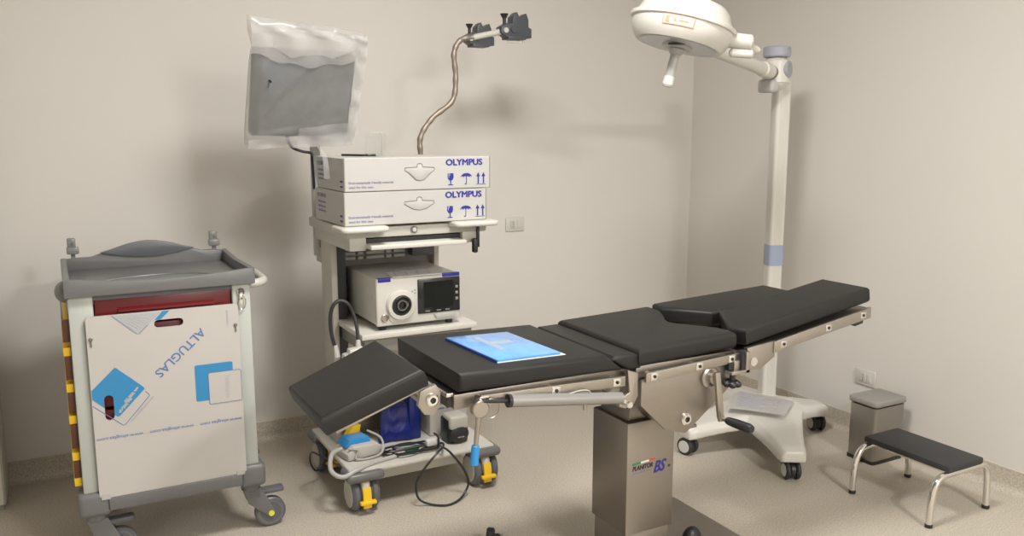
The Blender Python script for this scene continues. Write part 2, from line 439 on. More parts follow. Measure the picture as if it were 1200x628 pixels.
# lock with keys
b = bm_new(); cyl(b, (.587, YF-.012, .962), (.587, YF+.002, .962), .014, bev=.003); box(b, .579, .59, YF-.016, YF-.012, .915, .955, .001)
tube(b, smooth_path([(.587, YF-.012, .96), (.60, YF-.014, .935), (.597, YF-.012, .905), (.58, YF-.012, .90), (.578, YF-.013, .93)], 5), .0025, 6)
obj('lock', b, 'chrome', T)
# white acrylic front sheet with two slots
slot1 = rrect(.281, .379, .860, .888, .0139); slot2 = rrect(.103, .133, .545, .637, .0149)
PY = YF-.018
b = fill2d([rrect(.064, .572, .262, .921, .012), slot1, slot2], .008, XZ(PY+.004))
panel = obj('front_sheet', b, 'sheet', T, 'white acrylic sheet with blue printed film and two slots')
FP = PY-.0006
def pr(name, bm, m): return obj(name, bm, m, panel)
def thin(loops, dep=.0006, y=FP): return fill2d(loops, dep, XZ(y))
def rot_poly(c, w, h, ang, r):
    ca, sa = math.cos(R(ang)), math.sin(R(ang))
    return [(c[0]+p[0]*ca-p[1]*sa, c[1]+p[0]*sa+p[1]*ca) for p in rrect(-w/2, w/2, -h/2, h/2, r)]
# blue diamond and outline card
def clipx(poly, x0):
    out = []
    for i, p in enumerate(poly):
        q = poly[(i+1) % len(poly)]
        if p[0] >= x0: out.append(p)
        if (p[0]-x0)*(q[0]-x0) < 0:
            s = (x0-p[0])/(q[0]-p[0]); out.append((x0, p[1]+s*(q[1]-p[1])))
    return out
dia = clipx([(.143, .733), (.149, .731), (.233, .650), (.235, .643), (.149, .556), (.141, .556), (.066, .628), (.066, .660)], .0655)
def clipn(poly, nx, ny, c):                 # keep nx*x+ny*y >= c
    out = []
    for i, p in enumerate(poly):
        q = poly[(i+1) % len(poly)]; a = nx*p[0]+ny*p[1]-c; e = nx*q[0]+ny*q[1]-c
        if a >= 0: out.append(p)
        if a*e < 0: out.append((p[0]+(q[0]-p[0])*a/(a-e), p[1]+(q[1]-p[1])*a/(a-e)))
    return out
mid_ = clipn(clipn(dia, 1, 0, .103), -1, 0, -.133)
top_ = [p for p in mid_ if p[1] > .64]
arc_ = [(.118+.015*math.cos(R(a)), .622+.015*math.sin(R(a))) for a in range(0, 181, 20)]
top_.sort(key=lambda p: p[0])
b = merge(thin([clipn(dia, -1, 0, -.103)]), thin([clipn(dia, 1, 0, .133)]), thin([arc_+top_]))
pr('print_square', b, 'printblue')
outl = clipx(rot_poly((.168, .614), .135, .135, 45, .01), .0655); inl = clipx(rot_poly((.168, .614), .132, .132, 45, .009), .0665)
b = bm_new(); tube(b, [(.237, FP, .634), (.248, FP, .622), (.250, FP, .616), (.166, FP, .524), (.158, FP, .521), (.066, FP, .605)], .0011, 5); pr('print_outline', b, 'printline')
for k, (o_, w_) in enumerate(((.0, .07), (.018, .05), (.028, .06), (.038, .045))):
    pr('lettering', smallprint(.011, (.132-.012*k+.08, FP-.0005, .694-.018*k-.04), (-1, 0, -.97), (.97, 0, -1), w_), 'sheet')
pr('lettering', text_bm('www.altuglas.com', .012, (.262, FP, .615), (-1, 0, -1.05), (1, 0, -1), .115), 'printgrey')
# right pair of squares
pr('print_square', thin([rrect(.407, .541, .568, .705, .006)]), 'printblue')
pr('print_card', thin([rrect(.453, .569, .552, .671, .006)], .0006, FP-.0006), 'sheet')
b = bm_new(); tube(b, [(p[0], FP-.001, p[1]) for p in rrect(.453, .5695, .552, .671, .006)], .0009, 5, closed=True); pr('print_outline', b, 'printline')
pr('lettering', text_bm('ALTUGLAS', .018, (.524, FP-.0012, .568), (0, 0, 1), (-1, 0, 0), .085), 'printgrey')
# big diagonal word
pr('lettering', text_bm('ALTUGLAS', .044, (.436, FP, .845), (-.168, 0, -.150), (.150, 0, -.168), .222, bold=.0004), 'printline')
# paper card at the top edge
pr('print_card', thin([[(.146, .917), (.222, .847), (.23, .846), (.306, .917)]]), 'printgrey')
b = bm_new(); tube(b, [(.146, FP, .918), (.222, FP, .846), (.23, FP, .845), (.262, FP, .876)], .001, 5); pr('print_outline', b, 'printline')
b = bm_new()
for k in range(7): 
    o = .011*k; tube(b, [(.162+o, FP-.0006, .910), (.222+o*.72, FP-.0006, .855+o*.62)], .0009, 4)
pr('print_lines', b, 'sheet')
pr('print_stripe', thin([[(.283, .889), (.303, .889), (.335, .919), (.311, .919)]]), 'printblue')
for k in range(3):
    pr('lettering', text_bm('www.altuglas.com', .017, (.565-.172*k, FP, .485), (-1, 0, 0), (0, 0, -1), .15), 'printline')
pr('lettering', text_bm('ALTUGLAS', .010, (.528, FP, .90), (0, 0, -1), (1, 0, 0), .055), 'printgrey')
for x in (.076, .559):
    b = bm_new(); cyl(b, (x, FP-.006, .842), (x, FP, .842), .0065, seg=14, bev=.002); box(b, x-.003, x+.003, FP-.002, FP, .815, .838)
    obj('sheet_screw', b, 'darksteel', panel)
for cx0, cx1 in ((.535, .565), (.07, .10)):
    obj('sheet_clip', box(bm_new(), cx0, cx1, FP-.004, PY, .258, .275), 'palegrey', panel)

# ------------------------------------------------------------------ endoscopy cart
K = thing('endoscopy_cart', (1.3, 3.42, 0), 'cream equipment cart with shelves, yellow-braked casters and a flexible holder arm', 'cart')
obj('base_shelf', box(bm_new(), .972, 1.632, 3.165, 3.75, .166, .188, .010), 'white', K)
b = bm_new(); box(b, 1.10, 1.50, 3.24, 3.66, .100, .167, .004); obj('base_drawer', b, 'cream', K)
for x0, x1, y0, y1 in ((.955, 1.115, 3.14, 3.26), (1.515, 1.655, 3.14, 3.26), (.955, 1.115, 3.66, 3.78), (1.515, 1.655, 3.66, 3.78)):
    b = bm_new(); box(b, x0, x1, y0, y1, .138, .180, .019, 3); obj('bumper', b, 'greyplastic', K)
def cart_caster(x, y):
    r = .074
    c = bm_new(); cyl(c, (x, y+.02, .10), (x, y+.02, .15), .016); box(c, x-.019, x+.019, y-.068, y+.055, .06, .143, .018, 3)
    f = obj('caster', c, 'lampwhite', K)
    for s in (-1, 1):
        w = bm_new(); cyl(w, (x+s*.022, y, r), (x+s*.056, y, r), r, seg=36, bev=.010); wo = obj('wheel', w, 'greyplastic2', f)
        w = bm_new(); cyl(w, (x+s*.0555, y, r), (x+s*.0595, y, r), .057, seg=28, bev=.002); obj('wheel_disc', w, 'cream', f)
    w = bm_new(); prism(w, [(y-.078, .03), (y-.068, .025), (y-.062, .10), (y-.058, .115), (y-.068, .114), (y-.077, .09)], 'x', x-.018, x+.018, .003)
    box(w, x-.034, x+.034, y-.094, y-.070, .050, .064, .004); obj('brake_pedal', w, 'yellow', f)
cart_caster(1.035, 3.215); cart_caster(1.585, 3.215); cart_caster(1.035, 3.70); cart_caster(1.585, 3.70)
# rear frame
obj('column', box(bm_new(), 1.018, 1.046, 3.49, 3.64, .185, 1.14, .006), 'cream', K)
obj('column', box(bm_new(), 1.530, 1.556, 3.575, 3.64, .185, 1.14, .006), 'cream', K)
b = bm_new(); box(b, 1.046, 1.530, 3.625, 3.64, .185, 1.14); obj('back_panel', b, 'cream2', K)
b = bm_new()
for i in range(5):
    for x0, x1 in ((1.09, 1.165), (1.175, 1.20), (1.215, 1.30), (1.31, 1.335), (1.345, 1.40)):
        z = .985+.022*i; box(b, x0, x1, 3.608, 3.626, z, z+.013, .001)
obj('vent_grille', b, 'white', K)
b = bm_new(); box(b, 1.42, 1.525, 3.57, 3.626, .99, 1.06, .005); obj('rear_box', b, 'greyplastic2', K)
b = bm_new(); box(b, 1.046, 1.085, 3.50, 3.62, .30, 1.12); obj('cable_duct', b, 'black', K)
b = bm_new(); box(b, 1.042, 1.555, 3.175, 3.70, .722, .745, .004); obj('middle_shelf', b, 'white', K)
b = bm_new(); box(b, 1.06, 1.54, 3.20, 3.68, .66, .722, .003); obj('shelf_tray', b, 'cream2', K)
# top shelf with grips, drawer and hooks
b = bm_new(); box(b, .99, 1.60, 3.17, 3.72, 1.135, 1.178, .008)
box(b, 1.0, 1.07, 3.17, 3.66, 1.085, 1.14, .006); box(b, 1.485, 1.56, 3.17, 3.66, 1.09, 1.14, .006)
ts = obj('top_shelf', b, 'cream', K)
for x0, x1 in ((.95, 1.145), (1.425, 1.625)):
    b = bm_new(); prism(b, rrect(x0, x1, 3.09, 3.26, .03, 6), 'z', 1.165, 1.186, .008, 3); obj('grip', b, 'white', ts)
b = bm_new(); cyl(b, (1.27, 3.163, 1.16), (1.27, 3.17, 1.16), .014, seg=20); obj('round_lock', b, 'greyplastic2', ts)
b = bm_new(); cyl(b, (1.27, 3.160, 1.16), (1.27, 3.165, 1.16), .009, seg=20); obj('lock_face', b, 'palegrey', ts)
b = bm_new(); box(b, 1.07, 1.485, 3.19, 3.6, 1.095, 1.13); obj('tray_slot', b, 'black', ts)
b = bm_new(); box(b, 1.068, 1.478, 3.11, 3.55, 1.094, 1.112, .004); obj('keyboard_tray', b, 'white', K)
b = bm_new(); box(b, 1.55, 1.562, 3.16, 3.19, 1.07, 1.165, .003); box(b, 1.525, 1.545, 3.14, 3.165, 1.05, 1.11, .005); obj('hook', b, 'black', K)
# monitor post
b = bm_new(); cyl(b, (1.035, 3.735, 1.0), (1.035, 3.735, 1.66), .022); box(b, 1.03, 1.08, 3.63, 3.76, .97, 1.04, .004)
tube(b, smooth_path([(1.035, 3.735, 1.64), (1.01, 3.69, 1.675), (.96, 3.62, 1.695), (.937, 3.585, 1.695)], 5), .02, 12)
obj('monitor_post', b, 'palegrey', K)
# flexible holder arm with two clamps
fp = smooth_path([(1.482, 3.6, 1.18), (1.482, 3.6, 1.30), (1.482, 3.6, 1.44), (1.484, 3.6, 1.527), (1.544, 3.6, 1.611), (1.643, 3.6, 1.689), (1.661, 3.6, 1.797), (1.654, 3.6, 1.903), (1.69, 3.6, 1.962), (1.76, 3.6, 1.978)], 12)
b = bm_new(); N = len(fp); tube(b, fp, lambda s: .0125+.0012*math.sin(s*math.pi*2*90), 12)
arm = obj('holder_arm', b, 'gooseneck', K)
b = bm_new(); cyl(b, (1.75, 3.6, 1.975), (1.905, 3.6, 2.012), .014); obj('holder_rod', b, 'cream', arm)
def clamp(ox, oz, s, y):
    P = [(15, 23), (20, 28), (24, 21), (32, 27), (35, 20), (35, 12), (39, 10), (39, 0), (7, 0), (-1, 5), (0, 11), (7, 15), (14, 15)]
    b = bm_new(); prism(b, [(ox+p[0]*s, oz+p[1]*s) for p in P], 'y', y-.03, y+.03, .004)
    box(b, ox+8*s, ox+31*s, y-.034, y+.034, oz-2.5*s, oz+1*s, .002)
    cyl(b, (ox+16*s, y-.036, oz+9*s), (ox+16*s, y-.028, oz+9*s), 4.5*s, seg=16)
    c = obj('clamp', b, 'clampgrey', arm)
    b = bm_new(); cyl(b, (ox+7*s, y, oz+14*s), (ox+7*s, y, oz+22*s), 2*s, seg=12); cyl(b, (ox+7*s, y, oz+21*s), (ox+7*s, y, oz+26*s), 2.5*s, 5*s, seg=14); obj('clamp_knob', b, 'black', c)
    b = bm_new(); cyl(b, (ox+5*s, y-.037, oz+7*s), (ox+5*s, y-.029, oz+7*s), 3*s, seg=14); obj('clamp_bolt', b, 'palegrey', c)
clamp(1.885, 1.985, .0041, 3.6); clamp(1.722, 1.945, .0036, 3.63)
obj('clear_tab', box(bm_new(), 1.93, 2.01, 3.595, 3.605, 1.96, 1.975), 'clear', arm)
# lower compartment: silver panel and transformer
b = bm_new(); box(b, 1.03, 1.50, 3.56, 3.575, .19, .62, .002); obj('silver_panel', b, 'steel2', K)
t = thing('printed_box', (1.53, 3.5, .188), 'cream box with dark print at the right of the cart base shelf', 'box')
obj('body', box(bm_new(), 1.415, 1.60, 3.38, 3.55, .189, .40, .006), 'devicewhite', t)
b = bm_new()
for k in range(4): merge(b, smallprint(.018, (1.43, 3.3795, .375-.022*k), (1, 0, 0), (0, 0, 1), .12-.012*k))
obj('lettering', b, 'greyink', t)
t = thing('control_unit', (1.49, 3.27, .188), 'small black and cream plastic unit in front of the printed cream box', 'unit')
b = bm_new(); box(b, 1.445, 1.545, 3.25, 3.34, .189, .30, .012, 3); obj('body', b, 'black', t)
b = bm_new(); box(b, 1.45, 1.54, 3.235, 3.33, .255, .315, .012, 3); obj('cover', b, 'cream', t)
b = bm_new(); ellipsoid(b, (1.495, 3.245, .232), .048, .02, .04); obj('front_cap', b, 'black', t)
obj('lettering', smallprint(.009, (1.480, 3.2235, .222), (1, 0, 0), (0, 0, 1), .034), 'palegrey', t)

# ------------------------------------------------------------------ two cartons
def carton(x0, x1, y0, y1, z0, z1, label, deep):
    t = thing('cardboard_box', ((x0+x1)/2, (y0+y1)/2, z0), label, 'box', 'cartons stacked on the equipment cart')
    obj('carton', box(bm_new(), x0, x1, y0, y1, z0, z1, .0025, 1), 'carton', t)
    b = bm_new()
    for x in (x0-.0004, x1-.0036): box(b, x, x+.004, y0-.0006, y0+.002, z0, z1)
    box(b, x0, x1, y0-.0005, y0+.002, z0, z0+.0025)
    obj('edge', b, 'cartonedge', t)
    y = y0-.0008
    def at(m, bm): return obj(m[0], bm, m[1], t)
    at(('lettering', 'ink'), merge(*[text_bm('OLYMPUS', .0345, (x0+.424+dx, y-.0001*k, z1-.034+dz), (1, 0, 0), (0, 0, 1), .162) for k, (dx, dz) in enumerate(((0, 0), (.0016, 0), (.0032, 0), (.0016, .0010), (.0016, -.0010)))]))
    # fragile glass, umbrella, arrows
    KS = .78                                    # symbol size
    gx, gz = x0+.445, z0+.014
    g = [(-.014, .062), (.014, .062), (.015, .04), (.010, .028), (.003, .024), (.002, .006), (.013, .003), (.013, 0), (-.013, 0), (-.013, .003), (-.002, .006), (-.003, .024), (-.010, .028), (-.015, .04)]
    at(('glass_symbol', 'ink'), thin([[(gx+p[0]*.9, gz+p[1]*KS) for p in g]], .0004, y))
    b = bm_new(); box(b, gx-.009, gx-.007, y-.0008, y, gz+.031, gz+.049); box(b, gx-.005, gx-.003, y-.0008, y, gz+.039, gz+.049); at(('glass_glint', 'carton'), b)
    ux, uz = x0+.516, z0+.015
    top = [(.028*math.cos(R(a)), .038+.022*math.sin(R(a))) for a in range(0, 181, 15)]
    low = [(-.028+.014*k/3, .038+(.006 if k % 3 else 0)) for k in range(1, 12)]
    at(('umbrella_symbol', 'ink'), thin([[(ux+p[0]*.9, uz+p[1]*KS) for p in top+low]], .0004, y))
    b = bm_new(); tube(b, smooth_path([(ux, y, uz+.032), (ux, y, uz+.007), (ux-.003, y, uz+.002), (ux-.008, y, uz+.004)], 4), .0016, 5); at(('umbrella_stick', 'ink'), b)
    ax, az = x0+.582, z0+.014
    at(('arrow_symbol', 'ink'), merge(*[thin([[(ax+d-.003, az+.004), (ax+d+.003, az+.004), (ax+d+.003, az+.033), (ax+d+.009, az+.033), (ax+d, az+.050), (ax+d-.009, az+.033), (ax+d-.003, az+.033)]], .0004, y) for d in (-.012, .012)], thin([[(ax-.022, az), (ax+.022, az), (ax+.022, az+.002), (ax-.022, az+.002)]], .0004, y)))
    at(('lettering', 'greyink'), text_bm('Environmentally friendly material', .013, (x0+.018, y, z0+.030), (1, 0, 0), (0, 0, 1), .18, bold=.0002))
    at(('lettering', 'greyink'), text_bm('used for this case.', .013, (x0+.018, y, z0+.013), (1, 0, 0), (0, 0, 1), .10, bold=.0002))
    hx, hz = x0+.311, z0+.088
    H = [(-.063, 0), (-.012, .003), (-.010, .014), (0, .018), (.010, .014), (.012, .003), (.063, 0), (.064, -.010), (.05, -.018)]+([(.018, -.048), (0, -.052), (-.018, -.048)] if deep else [(.03, -.030), (0, -.036), (-.03, -.030)])+[(-.05, -.018), (-.064, -.010)]
    b = bm_new(); tube(b, [(hx+p[0], y, hz+p[1]) for p in H], .0016, 5, closed=True); at(('flap_outline', 'cream2'), b)
    at(('flap', 'carton'), prism(bm_new(), [(hx+p[0]*.92, hz-.004+p[1]*.88) for p in H], 'y', y0-.003, y0+.001, .001))
    x = x0-.0006
    at(('lettering', 'greyink'), text_bm('OLYMPUS', .022, (x, y0+.36, z1-.034), (0, -1, 0), (0, 0, 1), .12, bold=.0005))
    for k in range(3): at(('lettering', 'greyink'), smallprint(.012, (x, y0+.35, z1-.058-.018*k), (0, -1, 0), (0, 0, 1), .11))
    b = bm_new(); box(b, x-.0003, x+.0004, y0+.02, y0+.05, z0+.035, z0+.042); box(b, x-.0003, x+.0004, y0+.02, y0+.05, z0+.015, z0+.022); at(('print_mark', 'ink'), b)
carton(.977, 1.588, 3.15, 3.55, 1.187, 1.318, 'lower white carton with blue lettering standing on the cart top shelf', False)
carton(.981, 1.606, 3.15, 3.53, 1.320, 1.449, 'upper white carton with blue lettering lying on the other carton', True)
# clear holder and cable on the upper carton
t = thing('clear_holder', (1.175, 3.33, 1.449), 'clear plastic holder standing on top of the upper carton', 'holder')
b = bm_new()
prism(b, [(1.14, 1.450), (1.21, 1.450), (1.212, 1.53), (1.205, 1.545), (1.15, 1.545), (1.141, 1.535)], 'y', 3.318, 3.321)
prism(b, [(1.14, 1.450), (1.21, 1.450), (1.212, 1.53), (1.205, 1.545), (1.15, 1.545), (1.141, 1.535)], 'y', 3.36, 3.363)
obj('sleeve', b, 'clear', t)
b = bm_new()
tube(b, [(1.14, 3.317, 1.451), (1.141, 3.317, 1.535), (1.15, 3.317, 1.546), (1.205, 3.317, 1.546), (1.212, 3.317, 1.532), (1.21, 3.317, 1.451)], .0013, 6); obj('rim', b, 'palegrey', t)
b = bm_new(); tube(b, smooth_path([(1.04, 3.36, 1.456), (1.08, 3.31, 1.456), (1.10, 3.28, 1.456), (1.125, 3.30, 1.456), (1.16, 3.29, 1.456)], 6), .0045, 8)
tag(obj('black_cable', b, 'black'), 'short black cable lying on top of the upper carton', 'cable')

# ------------------------------------------------------------------ monitor in its bag
MT = R(21); MR = R(4)
ex0 = Vector((1, 0, 0)); ey0 = Vector((0, -math.sin(MT), math.cos(MT)))
ex = ex0*math.cos(MR)-ey0*math.sin(MR); ey = ey0*math.cos(MR)+ex0*math.sin(MR); en = ex.cross(ey)
SC = 1.08                                    # stands back by the post
MC = Vector((.868*SC, 3.26*SC, 1.55+(1.683-1.55)*SC))
MM = Matrix(((ex.x, ey.x, en.x, MC.x), (ex.y, ey.y, en.y, MC.y), (ex.z, ey.z, en.z, MC.z), (0, 0, 0, 1))) @ Matrix.Rotation(R(3.2), 4, 'Z') @ Matrix.Scale(SC, 4)
MB = Matrix(((ex.x, ey.x, en.x, MC.x), (ex.y, ey.y, en.y, MC.y), (ex.z, ey.z, en.z, MC.z), (0, 0, 0, 1))) @ Matrix.Scale(SC, 4)
t = thing('monitor', (.937, 3.52, 1.48), 'dark flat monitor on the cart post showing through the white film', 'monitor')
obj('housing', box(bm_new(), -.19, .19, -.165, .165, -.06, -.001, .008, mtx=MM), 'monitor', t)
obj('screen', box(bm_new(), -.172, .172, -.132, .15, -.002, .001, mtx=MM), 'screen', t)
b = bm_new(); cyl(b, MM @ Vector((-.135, .06, .001)), MM @ Vector((-.135, .06, .0325)), .004, seg=10); obj('status_dot', b, 'black', t)
b = bm_new(); tube(b, smooth_path([(.88, 3.60, 1.55), (.89, 3.58, 1.49), (.93, 3.56, 1.468), (.965, 3.57, 1.462), (.985, 3.60, 1.452), (1.0, 3.66, 1.44), (1.02, 3.715, 1.30)], 7), .006, 8)
obj('power_cable', b, 'black', t)
# film bag: closed pouch around the monitor
def bag():
    bm = bm_new(); NU, NV = 44, 44
    left = [(-.197, -.224), (-.203, -.159), (-.208, -.02), (-.212, .11), (-.208, .165), (-.226, .215), (-.236, .271)]
    right = [(.219, -.181), (.222, -.05), (.218, .039), (.220, .15), (.216, .22), (.209, .265)]
    def lerp(L, s):
        s = s*(len(L)-1); i = min(int(s), len(L)-2); f = s-i
        return Vector((L[i][0]+(L[i+1][0]-L[i][0])*f, L[i][1]+(L[i+1][1]-L[i][1])*f))
    def surf(side):
        g = []
        for j in range(NV+1):
            v = j/NV; a, c = lerp(left, v), lerp(right, v); row = []
            for i in range(NU+1):
                u = i/NU; p = a.lerp(c, u)
                edge = min(u, 1-u, v, 1-v)
                puff = min(1, edge/.10)**.6
                top = max(0, (v-.78)/.22)
                if side > 0:
                    d = -.02+.036*puff*(1-.55*top)
                    w = noise.noise(Vector((u*3.2+v*2.0, v*2.4-u*1.2, 1.3)))*.006+noise.noise(Vector((u*8-v*5, v*6, 4)))*.0025
                    fold = .006*max(0, 1-abs((v-.12)-.05*u)/.02)+.004*max(0, 1-abs((u*.75+.15)-v)/.03)
                    crush = top*(abs(noise.noise(Vector((u*6, v*9, 8))))*.035+.012*math.sin(u*13+v*9))
                    d += (w+fold)*puff+crush*puff+.014*max(0, 1-abs(u-.955)/.03)*(1-top)
                else:
                    d = -.02-(.085*puff*(1-.8*top))
                    d += noise.noise(Vector((u*5, v*5, 9)))*.008*puff
                row.append(bm.verts.new(MB @ Vector((p.x, p.y, d))))
            g.append(row)
        return g
    F, B = surf(1), surf(-1)
    for g in (F, B):
        for j in range(NV):
            for i in range(NU): bm.faces.new((g[j][i], g[j][i+1], g[j+1][i+1], g[j+1][i]))
    bmesh.ops.remove_doubles(bm, verts=bm.verts, dist=.0004)
    bmesh.ops.recalc_face_normals(bm, faces=bm.faces)
    # the slack film folded double: along the top, the right edge and the bottom
    def layer(i0, i1, j0, j1, off, cut=None):
        g = {}
        for j in range(j0, j1+1):
            for i in range(i0, i1+1):
                a, c = lerp(left, j/NV), lerp(right, j/NV); p = a.lerp(c, i/NU); u = i/NU
                y = p.y
                if cut and j == j0: y = cut(u)
                w = noise.noise(Vector((u*7, j*.25, off*900)))*.006+.004*math.sin(u*17+j*.7)
                g[i, j] = bm.verts.new(MB @ Vector((p.x*.97, y*.975, .020+off+w)))
        for j in range(j0, j1):
            for i in range(i0, i1): bm.faces.new((g[i, j], g[i+1, j], g[i+1, j+1], g[i, j+1]))
    sag = lambda u: .150-.034*math.sin(math.pi*min(1, u*1.05))**1.5+.016*u+.006*math.sin(u*21)
    layer(0, NU, 36, NV, .004, sag)
    layer(8, NU, 37, NV, .010, lambda u: sag(u)+.02+.03*abs(math.sin(u*9)))
    layer(40, NU, 2, 38, .006); layer(41, NU, 6, 42, .011)
    layer(0, NU, 0, 4, .005); layer(20, NU, 0, 7, .009)
    # a loose tail of film hanging in front of the carton end
    prev = None
    path = [(1.01, 3.60, 1.492), (.985, 3.50, 1.485), (.968, 3.40, 1.475), (.962, 3.34, 1.455), (.961, 3.32, 1.43), (.960, 3.31, 1.40), (.961, 3.305, 1.365)]
    for k, p in enumerate(smooth_path(path, 4)):
        wd = .005+.0003*k
        a = bm.verts.new((p.x-wd, p.y, p.z)); c = bm.verts.new((p.x+wd*.9, p.y-.006, p.z-.002))
        if prev: bm.faces.new((prev[0], prev[1], c, a))
        prev = (a, c)
    return bm
tag(obj('plastic_bag', bag(), 'film', sharp=60), 'white translucent plastic bag pulled over the monitor', 'bag')

# ------------------------------------------------------------------ video processor
t = thing('video_processor', (1.31, 3.4, .745), 'white video processor with round socket and dark touchscreen on the middle shelf', 'processor')
x0, x1, yf, zb, zt = 1.115, 1.488, 3.2, .768, .962
obj('housing', box(bm_new(), x0+.003, x1-.003, yf+.012, 3.595, zb, zt, .006), 'devicewhite', t)
obj('front_panel', box(bm_new(), x0, x1, yf, yf+.02, zb-.003, zt+.001, .008, 3), 'devicewhite', t)
obj('violet_strip', box(bm_new(), x0+.008, x0+.062, yf-.0015, yf+.02, zt-.014, zt+.002, .001), 'violet', t)
obj('violet_strip', box(bm_new(), x0+.29, x1-.004, yf-.0015, yf+.012, zt-.012, zt+.0025, .001), 'violet', t)
sc = obj('touchscreen', box(bm_new(), 1.293, 1.484, yf-.006, yf+.004, .802, .948, .004), 'bezel', t)
obj('display', box(bm_new(), 1.318, 1.452, yf-.0068, yf-.005, .825, .935), 'screen', sc)
b = bm_new()
for z in (.905, .88, .855): box(b, 1.462, 1.474, yf-.0075, yf-.006, z-.006, z+.006, .002)
for x in (1.335, 1.385, 1.425): box(b, x-.01, x+.01, yf-.0075, yf-.006, .810, .814)
obj('screen_key', b, 'cream2', sc)
b = bm_new(); lathe(b, [(.040, 0), (.062, 0), (.064, .006), (.058, .018), (.044, .020), (.040, .012), (.040, 0)], (1.218, yf+.002, .848), (0, -1, 0), 36); ring = obj('socket_ring', b, 'devicewhite', t)
b = bm_new(); prism(b, rrect(1.165, 1.272, .775, .90, .03), 'y', yf-.006, yf+.005, .004); obj('socket_bulge', b, 'devicewhite', t)
b = bm_new(); lathe(b, [(0, 0), (.041, 0), (.041, .013), (.034, .015), (.030, .006), (.022, .006), (.022, .018), (.015, .018), (.013, .006), (0, .006)], (1.218, yf-.004, .850), (0, -1, 0), 32); so = obj('light_socket', b, 'black', t)
b = bm_new(); lathe(b, [(.018, .012), (.022, .012), (.022, .0195), (.018, .0195), (.018, .012)], (1.218, yf-.004, .850), (0, -1, 0), 28); box(b, 1.245, 1.262, yf-.012, yf-.004, .84, .875, .002); obj('contact_ring', b, 'darksteel', so)
b = bm_new(); lathe(b, [(0, 0), (.016, 0), (.016, .004), (.013, .006), (.012, .003), (0, .004)], (1.148, yf, .800), (0, -1, 0), 28); obj('power_button', b, 'steel2', t)
b = bm_new(); prism(b, [(1.375, .776), (1.455, .776), (1.465, .797), (1.365, .797)], 'y', yf-.010, yf+.002, .003); obj('port_flap', b, 'palegrey', t)
b = bm_new()
for x, z in ((1.27, .90), (1.282, .905), (1.282, .892)): box(b, x-.003, x+.003, yf-.001, yf+.001, z-.003, z+.003)
obj('print_mark', b, 'greyink', t)
b = bm_new()
for x in (1.15, 1.45):
    for y in (3.24, 3.56): cyl(b, (x, y, .745), (x, y, .769), .016)
obj('foot', b, 'black', t)
b = bm_new(); box(b, x0-.0005, x0+.004, 3.26, 3.272, .855, .885); obj('side_latch', b, 'white', t)
# printed film sheet lying on the processor
b = bm_new(); pts = [(1.185, 3.195), (1.40, 3.192), (1.47, 3.34), (1.20, 3.33)]
prism(b, pts, 'z', .9645, .9660)
t2 = thing('paper_sheet', (1.3, 3.27, .9645), 'white printed sheet lying on top of the video processor', 'sheet')
obj('sheet', b, 'paper', t2)
b = bm_new()
for k in range(4): tube(b, [(1.21+.05*k, 3.22, .9662), (1.235+.05*k, 3.32, .9662)], .0012, 4)
obj('print_lines', b, 'printgrey', t2)

# cables and plug on the left of the middle shelf
b = bm_new(); tube(b, smooth_path([(.937, 3.19, .70), (.925, 3.20, .765), (.925, 3.205, .83), (.938, 3.205, .872), (.965, 3.205, .890), (.995, 3.20, .876), (1.015, 3.195, .835), (1.022, 3.175, .78), (1.020, 3.155, .715)], 8), .0075, 10)
t = thing('connector_cable', (.98, 3.18, .64), 'thick black connector cable looped beside the video processor', 'cable')
obj('cable', b, 'black', t)
for p, q in (((1.020, 3.157, .735), (1.018, 3.15, .690)), ((.937, 3.19, .715), (.942, 3.185, .665))):
    b = bm_new(); cyl(b, p, q, .009, .013, 14, bev=.002); obj('sleeve', b, 'palegrey', t)
b = bm_new(); prism(b, [(.975, .705), (1.03, .710), (1.06, .69), (1.045, .662), (1.0, .655), (.97, .675)], 'y', 3.12, 3.165, .007, 3); obj('plug_body', b, 'white', t)
b = bm_new(); prism(b, [(.955, .685), (.985, .690), (.98, .655), (.95, .66)], 'y', 3.13, 3.17, .005, 2); obj('plug_clip', b, 'palegrey', t)

# ------------------------------------------------------------------ things on the cart base shelf
t = thing('blue_pouch', (1.27, 3.36, .188), 'dark blue plastic pouch leaning upright on the cart base shelf', 'pouch')
b = bm_new()
m = Matrix.Translation((1.258, 3.40, .19)) @ Matrix.Rotation(R(-8), 4, 'Z') @ Matrix.Rotation(R(-10), 4, 'X')
NU = 14; g = {}
for s in (0, 1):
    for i in range(NU+1):
        for j in range(NU+1):
            u, v = i/NU, j/NU
            th = (.010+.008*min(1, min(u, 1-u, v, 1-v)*5)+noise.noise(Vector((u*4, v*4, s*3)))*.008)*(1 if s else -1)
            g[s, i, j] = b.verts.new(m @ Vector(((u-.5)*(.150-.02*v)+.012*v, th, .005+v*.165+.006*math.sin(u*5)*v)))
for i in range(NU):
    for j in range(NU):
        for s in (0, 1): b.faces.new((g[s, i, j], g[s, i+1, j], g[s, i+1, j+1], g[s, i, j+1]))
rim = [(i, 0) for i in range(NU)]+[(NU, j) for j in range(NU)]+[(i, NU) for i in range(NU, 0, -1)]+[(0, j) for j in range(NU, 0, -1)]
for k in range(len(rim)):
    p, q = rim[k], rim[(k+1) % len(rim)]; b.faces.new((g[0, p[0], p[1]], g[0, q[0], q[1]], g[1, q[0], q[1]], g[1, p[0], p[1]]))
bmesh.ops.recalc_face_normals(b, faces=b.faces)
obj('pouch', b, 'bluebag', t)
b = bm_new(); box(b, 1.318, 1.375, 3.385, 3.45, .189, .385, .008); obj('back_flap', b, 'bluebag', t)
t = thing('foot_switch', (1.06, 3.33, .188), 'white foot switch with blue top and looped grey wire on the base shelf', 'switch')
